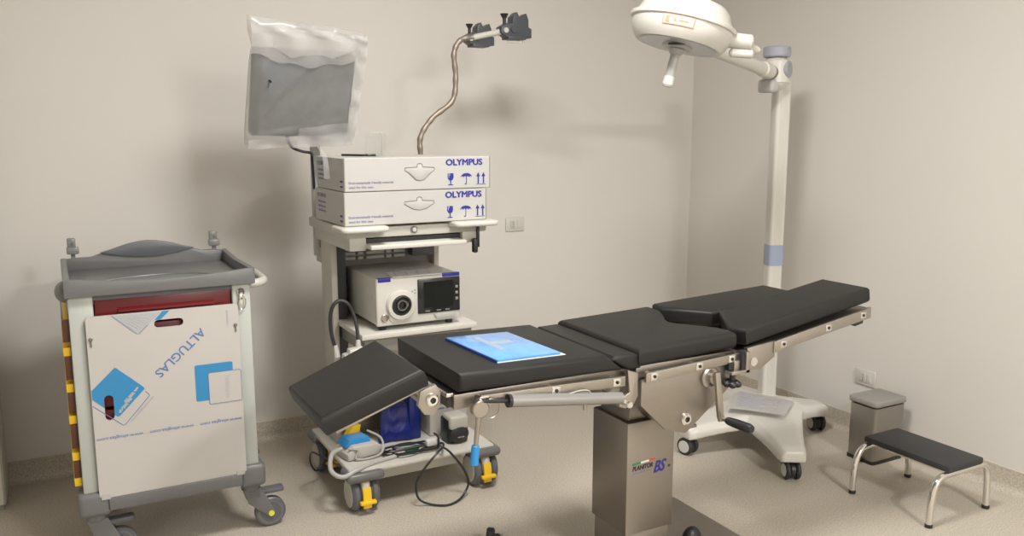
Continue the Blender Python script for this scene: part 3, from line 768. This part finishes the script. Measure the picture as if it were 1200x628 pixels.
m = Matrix.Translation((1.065, 3.325, .19)) @ Matrix.Rotation(R(10), 4, 'Z')
b = bm_new(); prism(b, [(-.075, 0), (.075, 0), (.085, .03), (.06, .055), (-.05, .06), (-.08, .03)], 'y', -.05, .05, .010, 3, mtx=m); obj('body', b, 'devicewhite', t)
b = bm_new(); prism(b, [(-.072, .05), (.05, .05), (.04, .075), (-.055, .08)], 'y', -.02, .065, .006, 2, mtx=m); obj('pedal', b, 'bluepart', t)
b = bm_new(); prism(b, [(-.05, .0), (.03, .0), (.05, .10), (.01, .105)], 'y', .07, .115, .006, 2, mtx=m); obj('guard', b, 'yellow', t)
b = bm_new(); tube(b, smooth_path([(1.0, 3.27, .245), (1.04, 3.262, .235), (1.03, 3.258, .20), (1.10, 3.255, .195), (1.15, 3.27, .21), (1.16, 3.32, .25), (1.12, 3.38, .27)], 7), .005, 8); obj('wire_loop', b, 'palegrey', t)
b = bm_new(); tube(b, smooth_path([(1.19, 3.22, .196), (1.08, 3.195, .196), (1.0, 3.165, .19), (.94, 3.16, .175), (.905, 3.20, .195), (.93, 3.27, .235), (.98, 3.30, .24)], 8), .0095, 10)
tag(obj('grey_tube', b, 'palegrey'), 'thick pale grey tube bowing out over the left base bumper', 'tube')
# coiled black cable with a long loop down to the floor
path = []
for k in range(40):
    a = k/40*2*math.pi*2.2; r = .072+.02*math.sin(k*.9)
    path.append((1.28+r*1.45*math.cos(a+2.6), 3.262+r*.72*math.sin(a+2.6), .197+.010*k/40))
path += [(1.385, 3.235, .212), (1.385, 3.165, .225), (1.335, 3.12, .215), (1.275, 3.11, .165), (1.237, 3.11, .108), (1.243, 3.11, .042), (1.285, 3.10, .010), (1.345, 3.06, .006), (1.405, 3.07, .008), (1.452, 3.10, .022), (1.476, 3.11, .065), (1.452, 3.115, .13), (1.40, 3.135, .205), (1.365, 3.16, .235), (1.385, 3.22, .245), (1.41, 3.32, .225)]
b = bm_new(); tube(b, smooth_path(path, 6), .0048, 8)
t = thing('power_cable', (1.32, 3.2, .188), 'thin black cable coiled on the base shelf and drooping to the floor', 'cable')
obj('cable', b, 'black', t)
b = bm_new(); box(b, 1.335, 1.385, 3.225, 3.255, .207, .235, .005); obj('cable_tag', b, 'paper', t)
b = bm_new(); cyl(b, (1.17, 3.222, .196), (1.20, 3.226, .196), .010, seg=12); obj('strain_relief', b, 'black', t)
b = bm_new(); box(b, 1.25, 1.31, 3.25, 3.28, .189, .204, .004); obj('green_tie', b, 'green', t)
b = bm_new(); tube(b, smooth_path([(.955, 3.24, .19), (.905, 3.30, .215), (.885, 3.42, .20), (.90, 3.5, .12), (.94, 3.55, .06), (.99, 3.58, .10), (1.0, 3.60, .16)], 8), .004, 8)
tag(obj('thin_cable', b, 'black'), 'thin black cable hanging off the left side of the cart base', 'cable')

# ------------------------------------------------------------------ operating table
O = thing('operating_table', (1.75, 2.325, 0), 'steel operating table with jointed black padded sections', 'table')
Y0, Y1 = 2.085, 2.575
obj('back_pad', prism(bm_new(), [(.964, .822), (.962, .879), (1.462, .868), (1.536, .811)], 'y', Y0, Y1, .014, 4), 'leather', O)
lip = prism(bm_new(), [(1.553, .806), (1.490, .845), (1.500, .857), (1.575, .858), (1.600, .85), (1.605, .806)], 'y', Y0+.006, Y1-.006, .012, 4)
def tilt(x0, z0, slope):  # tilt about the Y axis through (x0, z0)
    return Matrix.Translation((x0, 0, z0)) @ Matrix.Rotation(-math.atan(slope), 4, 'Y')
sx = 1.588
seat_out = [(0, Y0), (.408, Y0), (.412, 2.12), (.405, 2.17), (.37, 2.235), (.335, 2.285), (.322, 2.325), (.335, 2.37), (.37, 2.42), (.405, 2.485), (.412, 2.54), (.408, Y1), (0, Y1)]
seat = prism(bm_new(), seat_out, 'z', -.058, .002, .018, 5, mtx=tilt(sx, .868, .03))
obj('seat_pad', merge(seat, lip), 'leather', O)
leg_n = [(.0, Y0), (-.018, 2.15), (.085, 2.312), (.618, 2.305), (.618, Y0)]
obj('leg_pad', prism(bm_new(), leg_n, 'z', -.060, 0, .014, 4, mtx=tilt(2.036, .884, .154)), 'leather', O)
leg_f = [(.0, Y1), (-.018, 2.495), (.085, 2.33), (.585, 2.33), (.585, Y1)]
obj('leg_pad', prism(bm_new(), leg_f, 'z', -.060, 0, .014, 4, mtx=tilt(2.02, .890, .040)), 'leather', O)
hd = prism(bm_new(), [(0, 2.10), (.308, 2.09), (.308, 2.48), (0, 2.44)], 'z', -.056, 0, .014, 4, mtx=tilt(.567, .806, .345))
obj('head_pad', hd, 'leather', O)
obj('head_plate', box(bm_new(), .03, .30, 2.115, 2.43, -.066, -.054, .002, mtx=tilt(.567, .806, .345)), 'steel2', O)
# head hinge bracket
hb = obj('head_bracket', prism(bm_new(), [(.858, .835), (.905, .848), (.920, .825), (.918, .785), (.90, .758), (.87, .765), (.85, .795)], 'y', 2.115, 2.13, .002), 'steel2', O)
obj('head_bracket', prism(bm_new(), [(.853, .832), (.905, .850), (.935, .815), (.93, .765), (.89, .752), (.845, .79)], 'y', 2.42, 2.435, .002), 'steel2', O)
b = bm_new(); lathe(b, [(0, 0), (.019, 0), (.019, .008), (.015, .011), (.009, .011), (.008, .004), (0, .004)], (.892, 2.116, .806), (0, -1, 0), 28); obj('hinge_bolt', b, 'chrome', hb)
b = bm_new(); cyl(b, (.892, 2.112, .806), (.892, 2.1095, .806), .0075, seg=14); obj('bolt_socket', b, 'black', hb)
b = bm_new(); cyl(b, (.60+.285, 2.13, .79), (.885, 2.42, .79), .012); obj('head_shaft', b, 'steel2', O)
# frame below the back pad
b = bm_new(); box(b, .955, 1.56, 2.105, 2.555, .768, .812, .003); obj('back_frame', b, 'steel', O)
b = bm_new(); box(b, .934, .957, 2.11, 2.50, .806, .818, .003); obj('end_bar', b, 'chrome', O)
b = bm_new(); box(b, .94, .956, 2.115, 2.49, .775, .806); obj('end_slot', b, 'black', O)
def rail(name, x0, z0, x1, z1, h, y0, y1, xs):
    s = (z1-z0)/(x1-x0)
    b = bm_new(); prism(b, [(x0, z0), (x1, z1), (x1, z1-h), (x0, z0-h)], 'y', y0, y1, .0015)
    r_ = obj(name, b, 'steel2', O)
    for x in xs:
        zc = z0+s*(x-x0)-h/2; b = bm_new(); box(b, x-.014, x+.014, y0-.0015, y0+.001, zc-.012, zc+.012, .0008); cyl(b, (x, y0-.004, zc), (x, y0, zc), .0055, seg=12, mi=1); obj('rail_bolt', b, ['chrome', 'black'], r_)
        b = bm_new(); cyl(b, (x, y1-.001, zc), (x, y1+.03, zc), .008, seg=12); obj('spacer', b, 'steel2', r_)
rail('side_rail', 1.022, .813, 1.522, .799, .032, 2.063, 2.073, (1.03, 1.27, 1.49))
rail('side_rail', 1.022, .813, 1.522, .799, .032, 2.587, 2.597, (1.03, 1.27, 1.49))
rail('side_rail', 1.603, .796, 1.998, .814, .031, 2.063, 2.073, (1.635, 1.82, 1.96))
rail('side_rail', 1.603, .796, 1.998, .814, .031, 2.587, 2.597, (1.635, 1.82, 1.96))
rail('side_rail', 2.155, .832, 2.643, .905, .040, 2.066, 2.078, (2.2, 2.42, 2.60))
rail('side_rail', 2.15, .828, 2.57, .850, .036, 2.582, 2.592, (2.2, 2.42, 2.54))
b = bm_new(); prism(b, [(2.04, .80), (2.66, .897), (2.66, .868), (2.07, .766)], 'y', 2.085, 2.29, .002); obj('leg_frame', b, 'steel', O)
b = bm_new(); prism(b, [(2.04, .81), (2.56, .834), (2.56, .81), (2.06, .775)], 'y', 2.345, 2.565, .002); obj('leg_frame', b, 'steel', O)
P = [(2.034, .823), (2.043, .752), (2.06, .742), (2.10, .742), (2.165, .778), (2.165, .834)]
lb = obj('leg_bracket', prism(bm_new(), P, 'y', 2.070, 2.085, .002), 'steel2', O)
obj('leg_bracket', prism(bm_new(), P, 'y', 2.565, 2.58, .002), 'steel2', O)
b = bm_new(); cyl(b, (2.065, 2.066, .772), (2.065, 2.071, .772), .016, seg=20, bev=.001); obj('hinge_bolt', b, 'chrome', lb)
b = bm_new(); prism(b, [(2.565, .86), (2.665, .872), (2.66, .832), (2.62, .825)], 'y', 2.11, 2.16, .006); obj('leg_lever', b, 'black', O)
# seat frame: side plates and cross box
tri = [(1.60, .768), (2.005, .786), (2.012, .765), (2.0, .712), (1.80, .568), (1.785, .560), (1.70, .588), (1.60, .684)]
sp = obj('side_plate', prism(bm_new(), tri, 'y', 2.083, 2.095, .002), 'steel', O)
obj('side_plate', prism(bm_new(), tri, 'y', 2.555, 2.567, .002), 'steel', O)
b = bm_new(); box(b, 1.59, 2.005, 2.10, 2.55, .762, .812, .003); obj('seat_frame', b, 'steel', O)
b = bm_new(); box(b, 1.63, 1.86, 2.10, 2.55, .66, .75, .004); obj('cross_block', b, 'darksteel', O)
b = bm_new(); lathe(b, [(0, 0), (.021, 0), (.021, .010), (.016, .014), (.010, .014), (.009, .006), (0, .006)], (1.783, 2.084, .612), (0, -1, 0), 28); obj('pivot_bolt', b, 'chrome', sp)
b = bm_new(); cyl(b, (1.783, 2.079, .612), (1.783, 2.0765, .612), .008, seg=14); obj('bolt_socket', b, 'black', sp)
b = bm_new(); lathe(b, [(0, 0), (.036, 0), (.036, .012), (.030, .016), (.018, .016), (.018, .03), (0, .03)], (1.878, 2.084, .742), (0, -1, 0), 32); obj('crank_hub', b, 'steel2', sp)
# link between back and seat
P = [(1.535, .815), (1.575, .80), (1.578, .725), (1.562, .70), (1.53, .690), (1.505, .70), (1.512, .725), (1.545, .74)]
lk = obj('hinge_link', prism(bm_new(), P, 'y', 2.07, 2.09, .003), 'steel2', O)
b = bm_new(); cyl(b, (1.523, 2.035, .713), (1.523, 2.072, .713), .011, seg=18, bev=.002); obj('link_pin', b, 'chrome', lk)
obj('hinge_link', prism(bm_new(), P, 'y', 2.56, 2.58, .003), 'steel2', O)
b = bm_new(); prism(b, [(1.43, .785), (1.53, .782), (1.53, .725), (1.49, .74)], 'y', 2.10, 2.13, .002); obj('gusset', b, 'darksteel', O)
# gas spring
b = bm_new(); cyl(b, (1.105, 2.05, .788), (1.50, 2.05, .736), .0185, seg=22, bev=.003); gs = obj('gas_spring', b, 'springgrey', O)
b = bm_new(); cyl(b, (1.02, 2.05, .80), (1.11, 2.05, .787), .006, seg=12); obj('piston_rod', b, 'black', gs)
b = bm_new(); cyl(b, (1.098, 2.05, .789), (1.108, 2.05, .788), .0192, seg=20); obj('end_cap', b, 'black', gs)
b = bm_new(); cyl(b, (1.36, 2.045, .741), (1.36, 2.045, .722), .006, seg=12); obj('valve_stud', b, 'steel2', gs)
b = bm_new(); cyl(b, (1.495, 2.05, .737), (1.523, 2.05, .7135), .008, seg=12); obj('spring_end', b, 'chrome', gs)
b = bm_new(); tube(b, smooth_path([(1.14, 2.055, .775), (1.25, 2.05, .773), (1.34, 2.05, .782), (1.375, 2.05, .778), (1.385, 2.05, .765)], 6), .002, 6); obj('release_cable', b, 'palegrey', gs)
# release lever with blue cap
b = bm_new(); cyl(b, (1.012, 2.045, .778), (1.012, 2.07, .778), .026, seg=24, bev=.003); cyl(b, (1.010, 2.055, .775), (.997, 2.055, .655), .008, .0065, 14); rl = obj('release_lever', b, 'steel2', O)
b = bm_new(); cyl(b, (.9985, 2.055, .672), (.993, 2.055, .615), .0115, .013, 16, bev=.002); obj('lever_cap', b, 'bluepart', rl)
b = bm_new(); tube(b, [(1.045+.026*math.cos(a*.3), 2.05, .775+.028*math.sin(a*.3)) for a in range(-7, 9)], .0015, 6); obj('split_ring', b, 'steel2', rl)
# crank
b = bm_new(); prism(b, [(1.872, .765), (1.893, .765), (1.918, .612), (1.922, .592), (1.900, .592), (1.893, .61)], 'y', 2.043, 2.055, .002)
cyl(b, (1.912, 2.05, .600), (1.912, 2.018, .602), .007, seg=14); ck = obj('crank', b, 'steel2', O)
b = bm_new(); lathe(b, [(0, 0), (.012, 0), (.014, .01), (.016, .05), (.016, .10), (.012, .112), (0, .114)], (1.912, 2.022, .602), (.0, -1, .05), 20); obj('crank_grip', b, 'black', ck)
# rail clamp with star knob
b = bm_new(); box(b, 2.008, 2.026, 2.045, 2.08, .745, .818, .002); box(b, 1.945, 2.026, 2.045, 2.08, .745, .757, .002); box(b, 1.965, 1.992, 2.056, 2.075, .757, .79, .002); rc = obj('rail_clamp', b, 'steel2', O)
b = bm_new(); box(b, 1.993, 2.008, 2.05, 2.078, .757, .815); box(b, 1.945, 1.966, 2.06, 2.075, .76, .785); obj('clamp_gap', b, 'black', rc)
b = bm_new(); cyl(b, (1.962, 2.06, .715), (1.962, 2.06, .75), .010, seg=14)
for k in range(5):
    a = k*2*math.pi/5+.3; ellipsoid(b, (1.962+.018*math.cos(a), 2.06+.018*math.sin(a), .712), .014, .014, .012)
obj('star_knob', b, 'black', rc)
# column and base
b = bm_new(); box(b, 1.652, 1.855, 2.22, 2.43, .165, .572, .004); cs = obj('column_cover', b, 'steel', O)
b = bm_new(); box(b, 1.660, 1.847, 2.228, 2.422, .05, .17, .003); obj('column_sleeve', b, 'steel', O)
b = bm_new(); prism(b, [(1.67, .572), (1.835, .572), (1.825, .60), (1.80, .665), (1.68, .665)], 'y', 2.24, 2.41, .003); obj('column_head', b, 'darksteel', O)
b = bm_new(); prism(b, [(1.70, .66), (1.712, .63), (1.74, .595), (1.79, .577), (1.85, .575), (1.85, .565), (1.785, .566), (1.73, .585), (1.70, .625), (1.69, .66)], 'y', 2.10, 2.24, .001); obj('skirt', b, 'steel', O)
b = bm_new(); prism(b, [(1.40, 2.04), (2.172, 2.02), (2.172, 2.64), (1.98, 2.64), (1.86, 2.44), (1.66, 2.43), (1.62, 2.30), (1.40, 2.28)], 'z', .012, .055, .008); ob = obj('base', b, 'steel', O)
b = bm_new()
for x, y in ((1.70, 2.07), (2.12, 2.07), (2.12, 2.60), (1.44, 2.08), (1.44, 2.24)): cyl(b, (x, y, 0), (x, y, .014), .025)
obj('base_foot', b, 'rubber', ob)
b = bm_new(); ellipsoid(b, (1.985, 2.26, .058), .04, .03, .05); obj('pedal', b, 'black', O)
b = bm_new(); tube(b, smooth_path([(1.46, 2.20, .035), (1.43, 2.35, .035), (1.40, 2.50, .036), (1.388, 2.66, .040)], 5), .010, 12); pb = obj('pedal_rod', b, 'steel2', O)
b = bm_new(); cyl(b, (1.365, 2.672, .04), (1.40, 2.655, .04), .006, seg=12); cyl(b, (1.345, 2.680, .048), (1.372, 2.664, .046), .024, seg=24, bev=.006); obj('pedal_knob', b, 'black', pb)
# maker's mark on the column
yl = 2.2193
obj('lettering', text_bm('PLANITOR', .022, (1.675, yl, .398), (1, 0, .03), (0, 0, 1), .088, bold=.0006, shear=.25), 'black', cs)
obj('lettering', smallprint(.011, (1.675, yl, .384), (1, 0, .03), (0, 0, 1), .08), 'greyink', cs)
obj('lettering', text_bm('BS', .058, (1.766, yl, .376), (1, 0, .05), (0, 0, 1), .058, bold=.0012, shear=.45), 'ink', cs)
b = bm_new(); cyl(b, (1.834, yl-.0004, .39), (1.834, yl+.0004, .39), .005, seg=12); obj('logo_dot', b, 'black', cs)
for x0, x1, m in ((1.675, 1.71, 'green'), (1.71, 1.745, 'paper'), (1.745, 1.772, 'redprint')):
    obj('logo_stripe', thin([[(x0, .418+(x0-1.675)*.06), (x1, .418+(x1-1.675)*.06), (x1, .425+(x1-1.675)*.06), (x0, .425+(x0-1.675)*.06)]], .0005, yl), m, cs)

# folder on the back pad
t = thing('folder', (1.225, 2.30, .875), 'blue folder in a punched clear sleeve on the table back section', 'folder')
A, B_, C_, D_ = Vector((1.094, 2.465)), Vector((1.333, 2.46)), Vector((1.352, 2.143)), Vector((1.114, 2.14))
def quad(bm, s0, s1, t0, t1, z0, z1, bev=0):
    # s along A->B, t along A->D
    def P(s, t_): 
        p = A.lerp(B_, s).lerp(D_.lerp(C_, s), t_); return (p.x, p.y)
    return prism(bm, [P(s0, t0), P(s1, t0), P(s1, t1), P(s0, t1)], 'z', z0, z1, bev)
fz = .8765
fm = Matrix.Translation((1.1, 0, fz)) @ Matrix.Rotation(math.atan(.022), 4, 'Y') @ Matrix.Translation((-1.1, 0, -fz))
def fol(name, bm, m):
    bmesh.ops.transform(bm, matrix=fm, verts=bm.verts); return obj(name, bm, m, t)
fol('sleeve', quad(bm_new(), 0, 1, 0, 1, fz-.001, fz+.001), 'paper')
fol('cover', quad(bm_new(), .0, .93, .0, .985, fz+.001, fz+.009, .001), 'bluefolder')
fol('spine', quad(bm_new(), -.012, .008, -.004, .99, fz-.001, fz+.008, .001), 'folderedge')
fol('print_patch', merge(quad(bm_new(), .36, .68, .34, .46, fz+.009, fz+.0096), quad(bm_new(), .30, .40, .12, .66, fz+.009, fz+.0094)), 'greypatch')
b = bm_new()
for k in range(11):
    p = A.lerp(B_, .965).lerp(D_.lerp(C_, .965), .06+.088*k); cyl(b, (p.x, p.y, fz+.001), (p.x, p.y, fz+.0018), .004, seg=10)
fol('punched_hole', b, 'greyplastic2')

# ------------------------------------------------------------------ surgical lamp
L = thing('surgical_lamp', (3.13, 3.06, 0), 'white examination lamp on a tall pole with four-legged caster base', 'lamp')
PX, PYY = 3.215, 3.12
ctr = Vector((3.10, 3.03, 0))
tips = [(2.625, 3.04), (2.835, 2.58), (3.435, 2.975), (3.25, 3.46)]
# one swept body: four legs arching up to the hub
b = bm_new()
mid = []
def legring(p, d, w, z0, z1, cut):
    n = Vector((-d.y, d.x, 0))
    return [b.verts.new(p+n*x+Vector((0, 0, z))) for x, z in ((-w, z0), (-w, z1-cut), (-w*.72, z1), (w*.72, z1), (w, z1-cut), (w, z0))]
for tx, ty in tips:
    tip = Vector((tx, ty, 0)); d = (tip-ctr).normalized(); Ln = (tip-ctr).length+.035
    rows = []
    for k in range(15):
        s = k/14; w = .145*(1-s)**1.3+.062; z1 = .148+.052*(1-s)**.9; z0 = .084+.035*math.sin(min(1, (1-s)*1.35)*math.pi/2)
        if k == 14: w *= .86; z1 -= .01
        rows.append(legring(ctr+d*(Ln*s), d, w, z0, z1, .025))
    for a, c in zip(rows, rows[1:]):
        for q in range(6): b.faces.new((a[q], a[(q+1) % 6], c[(q+1) % 6], c[q]))
    b.faces.new(rows[0]); b.faces.new(list(reversed(rows[-1])))
lathe(b, [(0, .115), (.19, .115), (.20, .14), (.18, .178), (.12, .198), (0, .20)], ctr, (0, 0, 1), 32)
bmesh.ops.recalc_face_normals(b, faces=b.faces)
base = obj('base', b, 'lampwhite', L, sharp=40)
rm = base.modifiers.new('blend', 'REMESH'); rm.mode = 'VOXEL'; rm.voxel_size = .006; rm.use_smooth_shade = True
sm = base.modifiers.new('soften', 'SMOOTH'); sm.factor = .5; sm.iterations = 14
for (tx, ty), ang in zip(tips, (15, -25, -20, 40)):
    a = Vector((math.cos(R(ang)), math.sin(R(ang)), 0)); p = Vector((tx, ty, .043))
    c = bm_new(); cyl(c, (tx, ty, .06), (tx, ty, .105), .011); 
    hb2 = bm_new(); cyl(c, p-a*.012, p+a*.012, .036, seg=24, bev=.003)
    hb2.free()
    f = obj('caster', c, 'black', base)
    for s in (-1, 1):
        w = bm_new(); cyl(w, p+a*(s*.014), p+a*(s*.034), .043, seg=28, bev=.006); obj('wheel', w, 'rubber', f)
        w = bm_new(); cyl(w, p+a*(s*.0335), p+a*(s*.0365), .030, seg=24, bev=.001); obj('wheel_disc', w, 'white', f)
# pole
pm = Matrix.Translation((PX, PYY, 0)) @ Matrix.Rotation(R(-20), 4, 'Z')
def poly_pole(bm, z0, z1, w, d, mi=0):
    return prism(bm, rrect(-w, w, -d, d, .014, 4), 'z', z0, z1, mtx=pm)
pole = obj('pole', poly_pole(bm_new(), .17, 1.90, .038, .036), 'lampwhite', L)
b = bm_new(); 
for x in (-.016, -.005, .005, .016): box(b, x-.0015, x+.002, -.0375, -.034, .20, 1.76, mtx=pm)
obj('groove', b, 'white', pole)
obj('band', prism(bm_new(), rrect(-.0395, .0395, -.0385, .0385, .014, 4), 'z', .876, .981, mtx=pm), 'paleblue', L, 'pale blue band')
# shoulder
rt = Vector((math.cos(R(28.5)), -math.sin(R(28.5)), 0)); hdv = Vector((math.sin(R(28.5)), math.cos(R(28.5)), 0))
hc = Vector((2.255, 2.757, 1.890)); u = (Vector((PX, PYY, 0))-Vector((hc.x, hc.y, 0))).normalized()
sh = Vector((PX, PYY, 0))-u*.075
b = bm_new(); cyl(b, (sh.x, sh.y, 1.765), (sh.x, sh.y, 1.905), .066, .062, 28, bev=.02); ellipsoid(b, (sh.x, sh.y, 1.80), .066, .066, .055)
shoulder = obj('shoulder', b, 'lampwhite', L)
b = bm_new(); cyl(b, (sh.x, sh.y, 1.905), (sh.x, sh.y, 1.955), .066, seg=28, bev=.006); obj('shoulder_cap', b, 'capgrey', shoulder)
b = bm_new(); pv = (rt*.8-hdv*.6).normalized(); cyl(b, Vector((sh.x, sh.y, 1.845))+pv*.03, Vector((sh.x, sh.y, 1.845))+pv*.068, .040, seg=24, bev=.004); 
for v in b.verts: v.co.z = 1.845+(v.co.z-1.845)*1.05
obj('shoulder_plate', b, 'capgrey', shoulder)
b = bm_new(); box(b, -.075, -.02, -.05, .05, 1.735, 1.80, .015, 3, mtx=Matrix.Translation((sh.x, sh.y, 0))); obj('arm_stop', b, 'palegrey', shoulder)
# arm: from shoulder up to the yoke
j0 = Vector((sh.x, sh.y, 1.825)); j1 = Vector((hc.x, hc.y, 1.905))+u*.235
d = (j1-j0)
b = bm_new(); cyl(b, j0+d*.12, j1, .030, seg=22, bev=.006); cyl(b, j0+d*.10, j0+d*.22, .037, seg=22, bev=.006); obj('arm', b, 'lampwhite', L)
b = bm_new(); cyl(b, j0+d*.06, j0+d*.115, .036, seg=22, bev=.004); obj('arm_joint', b, 'greyplastic', L)
jc = Vector((hc.x, hc.y, 0))+rt*.232-hdv*.05
jc.z = 1.888
b = bm_new(); cyl(b, jc-rt*.055+Vector((0, 0, .022)), jc+rt*.055+Vector((0, 0, .010)), .030, seg=22, bev=.008); yk = obj('yoke', b, 'white', L)
b = bm_new(); cyl(b, jc-rt*.035+Vector((0, 0, -.03)), jc+rt*.06+Vector((0, 0, -.035)), .018, seg=18, bev=.008); cyl(b, jc+rt*.03+hdv*.03+Vector((0, 0, -.005)), jc+rt*.095+hdv*.03+Vector((0, 0, -.018)), .030, .012, 20, bev=.006); obj('yoke_fork', b, 'lampwhite', yk)
HS = .925
# head
ax = (Vector((0, 0, 1))+rt*math.tan(R(13.5))+hdv*math.tan(R(2.5))).normalized()
prof = [(0, .006), (.176, .004), (.186, 0), (.205, .022), (.219, .055), (.221, .078), (.221, .082), (.231, .086), (.233, .096), (.231, .102), (.217, .106), (.212, .110), (.188, .160), (.165, .182), (.12, .196), (.06, .203), (0, .205)]
b = bm_new(); lathe(b, [(r*HS, z*HS) for r, z in prof], hc, ax, 56); head = obj('lamp_head', b, 'lampwhite', L)
b = bm_new(); lathe(b, [(0, -.001), (.153, -.001), (.155, .004), (0, .008)], hc, ax, 48); obj('lens', b, 'glassface', head)
b = bm_new(); lathe(b, [(0, -.012), (.055, -.012), (.060, -.004), (.060, .004), (0, .004)], hc, ax, 28); obj('lens_collar', b, 'palegrey', head)
b = bm_new(); box(b, -.05, .05, -.075, -.06, -.002, .006); bmesh.ops.transform(b, matrix=plane_mtx(hc, rt, hdv), verts=b.verts); obj('lens_slot', b, 'black', head)
b = bm_new(); lathe(b, [(0, -.014), (.030, -.014), (.026, -.032), (.019, -.038), (.020, -.10), (.022, -.15), (.020, -.158), (0, -.159)], hc, ax, 22); hdl = obj('handle', b, 'palegrey', head)
b = bm_new(); lathe(b, [(0, -.166), (.017, -.166), (.0225, -.158), (.0225, -.125), (.0205, -.124)], hc, ax, 22); obj('handle_tip', b, 'lampwhite', hdl)
# control strip wrapped round the rim
def rimstrip(a0, a1, z0, z1, off, n=14):
    bm = bm_new(); vd = -hdv; vd = (vd-ax*vd.dot(ax)).normalized(); ud = vd.cross(ax)*-1
    if ud.dot(rt) < 0: ud = -ud
    rad = lambda z: HS*(.205+(z/HS-.022)*(.014/.033) if z/HS < .055 else .219+(z/HS-.055)*.1)
    rows = []
    for k in range(n+1):
        a = R(a0+(a1-a0)*k/n); dd = vd*math.cos(a)+ud*math.sin(a)
        rows.append([bm.verts.new(hc+ax*z+dd*(rad(z)+off)) for z in (z0, (z0+z1)/2, z1)])
    for p, q in zip(rows, rows[1:]):
        for i in range(2): bm.faces.new((p[i], q[i], q[i+1], p[i+1]))
    return bm
cp = obj('control_strip', rimstrip(-32, 2, .040, .075, .002), 'white', head)
obj('control_frame', merge(rimstrip(-32, 2, .039, .041, .003), rimstrip(-32, 2, .074, .076, .003), rimstrip(-32.4, -31.6, .039, .076, .003), rimstrip(1.6, 2.4, .039, .076, .003)), 'orange', cp)
obj('control_icon', merge(rimstrip(-29, -25, .046, .069, .003), rimstrip(-20, -17, .053, .063, .003), rimstrip(-15, -4, .055, .058, .003)), 'orange', cp)
# sheet on the lamp base
t = thing('instruction_sheet', (3.02, 2.97, .195), 'white printed sheet lying on the lamp base in front of its pole', 'sheet')
b = bm_new(); Q = [(3.08, 3.185), (3.205, 2.92), (2.99, 2.785), (2.83, 3.0)]
NU = 10; vg = []
for i in range(NU+1):
    row = []
    for j in range(NU+1):
        s, q = i/NU, j/NU
        p = Vector(Q[0]).lerp(Vector(Q[1]), s).lerp(Vector(Q[3]).lerp(Vector(Q[2]), s), q)
        row.append(b.verts.new((p.x, p.y, .208+.004*math.sin(s*3)+.004*(s-.5)**2)))
    vg.append(row)
for i in range(NU):
    for j in range(NU): b.faces.new((vg[i][j], vg[i+1][j], vg[i+1][j+1], vg[i][j+1]))
r_ = bmesh.ops.solidify(b, geom=b.faces[:], thickness=.0015)
obj('sheet', b, 'paper', t)
b = bm_new()
for k in range(9):
    p0 = Vector(Q[0]).lerp(Vector(Q[3]), .25+.07*k); p1 = Vector(Q[1]).lerp(Vector(Q[2]), .25+.07*k)
    a0 = p0.lerp(p1, .12); a1 = p0.lerp(p1, .55+.25*(k % 3 == 0))
    tube(b, [(a0.x, a0.y, .2125), (a1.x, a1.y, .2135)], .0016, 4)
obj('print_lines', b, 'printgrey', t)

# ------------------------------------------------------------------ step stool
t = thing('step_stool', (3.135, 2.16, 0), 'low step stool with black top and bent chrome tube legs', 'stool')
obj('step', box(bm_new(), 3.035, 3.255, 1.962, 2.365, .212, .238, .005, 2), 'stooltop', t)
for y in (1.975, 2.342):
    pts = [(2.952, y, .012), (2.957, y, .10), (2.968, y, .155), (2.99, y, .188), (3.03, y, .200), (3.145, y, .200), (3.25, y, .200), (3.29, y, .188), (3.308, y, .155), (3.316, y, .10), (3.319, y, .012)]
    b = bm_new(); tube(b, smooth_path(pts, 6), .0135, 16); f = obj('leg_frame', b, 'chrome', t)
    for x in (2.952, 3.319):
        b = bm_new(); cyl(b, (x, y, 0), (x, y, .016), .0152, seg=16, bev=.002); obj('foot_cap', b, 'black', f)
b = bm_new()
for x in (3.06, 3.23): box(b, x-.01, x+.01, 1.97, 2.35, .200, .213, .002)
obj('step_frame', b, 'chrome', t)

# ------------------------------------------------------------------ pedal bin
t = thing('pedal_bin', (3.385, 2.575, 0), 'small square steel pedal bin with grey lid by the right wall', 'bin')
b = bm_new(); prism(b, rrect(3.285, 3.495, 2.505, 2.655, .018, 4), 'z', .014, .272); obj('body', b, 'binmetal', t)
b = bm_new(); prism(b, rrect(3.292, 3.488, 2.512, 2.648, .016, 4), 'z', .27, .280); obj('inner_rim', b, 'black', t)
b = bm_new(); prism(b, rrect(3.278, 3.50, 2.498, 2.662, .02, 4), 'z', .279, .306, .007, 3); obj('lid', b, 'binlid', t)
b = bm_new(); prism(b, rrect(3.282, 3.498, 2.502, 2.658, .018, 4), 'z', 0, .016); obj('base_ring', b, 'black', t)
b = bm_new(); box(b, 3.262, 3.288, 2.555, 2.605, .008, .02, .003); obj('pedal', b, 'black', t)
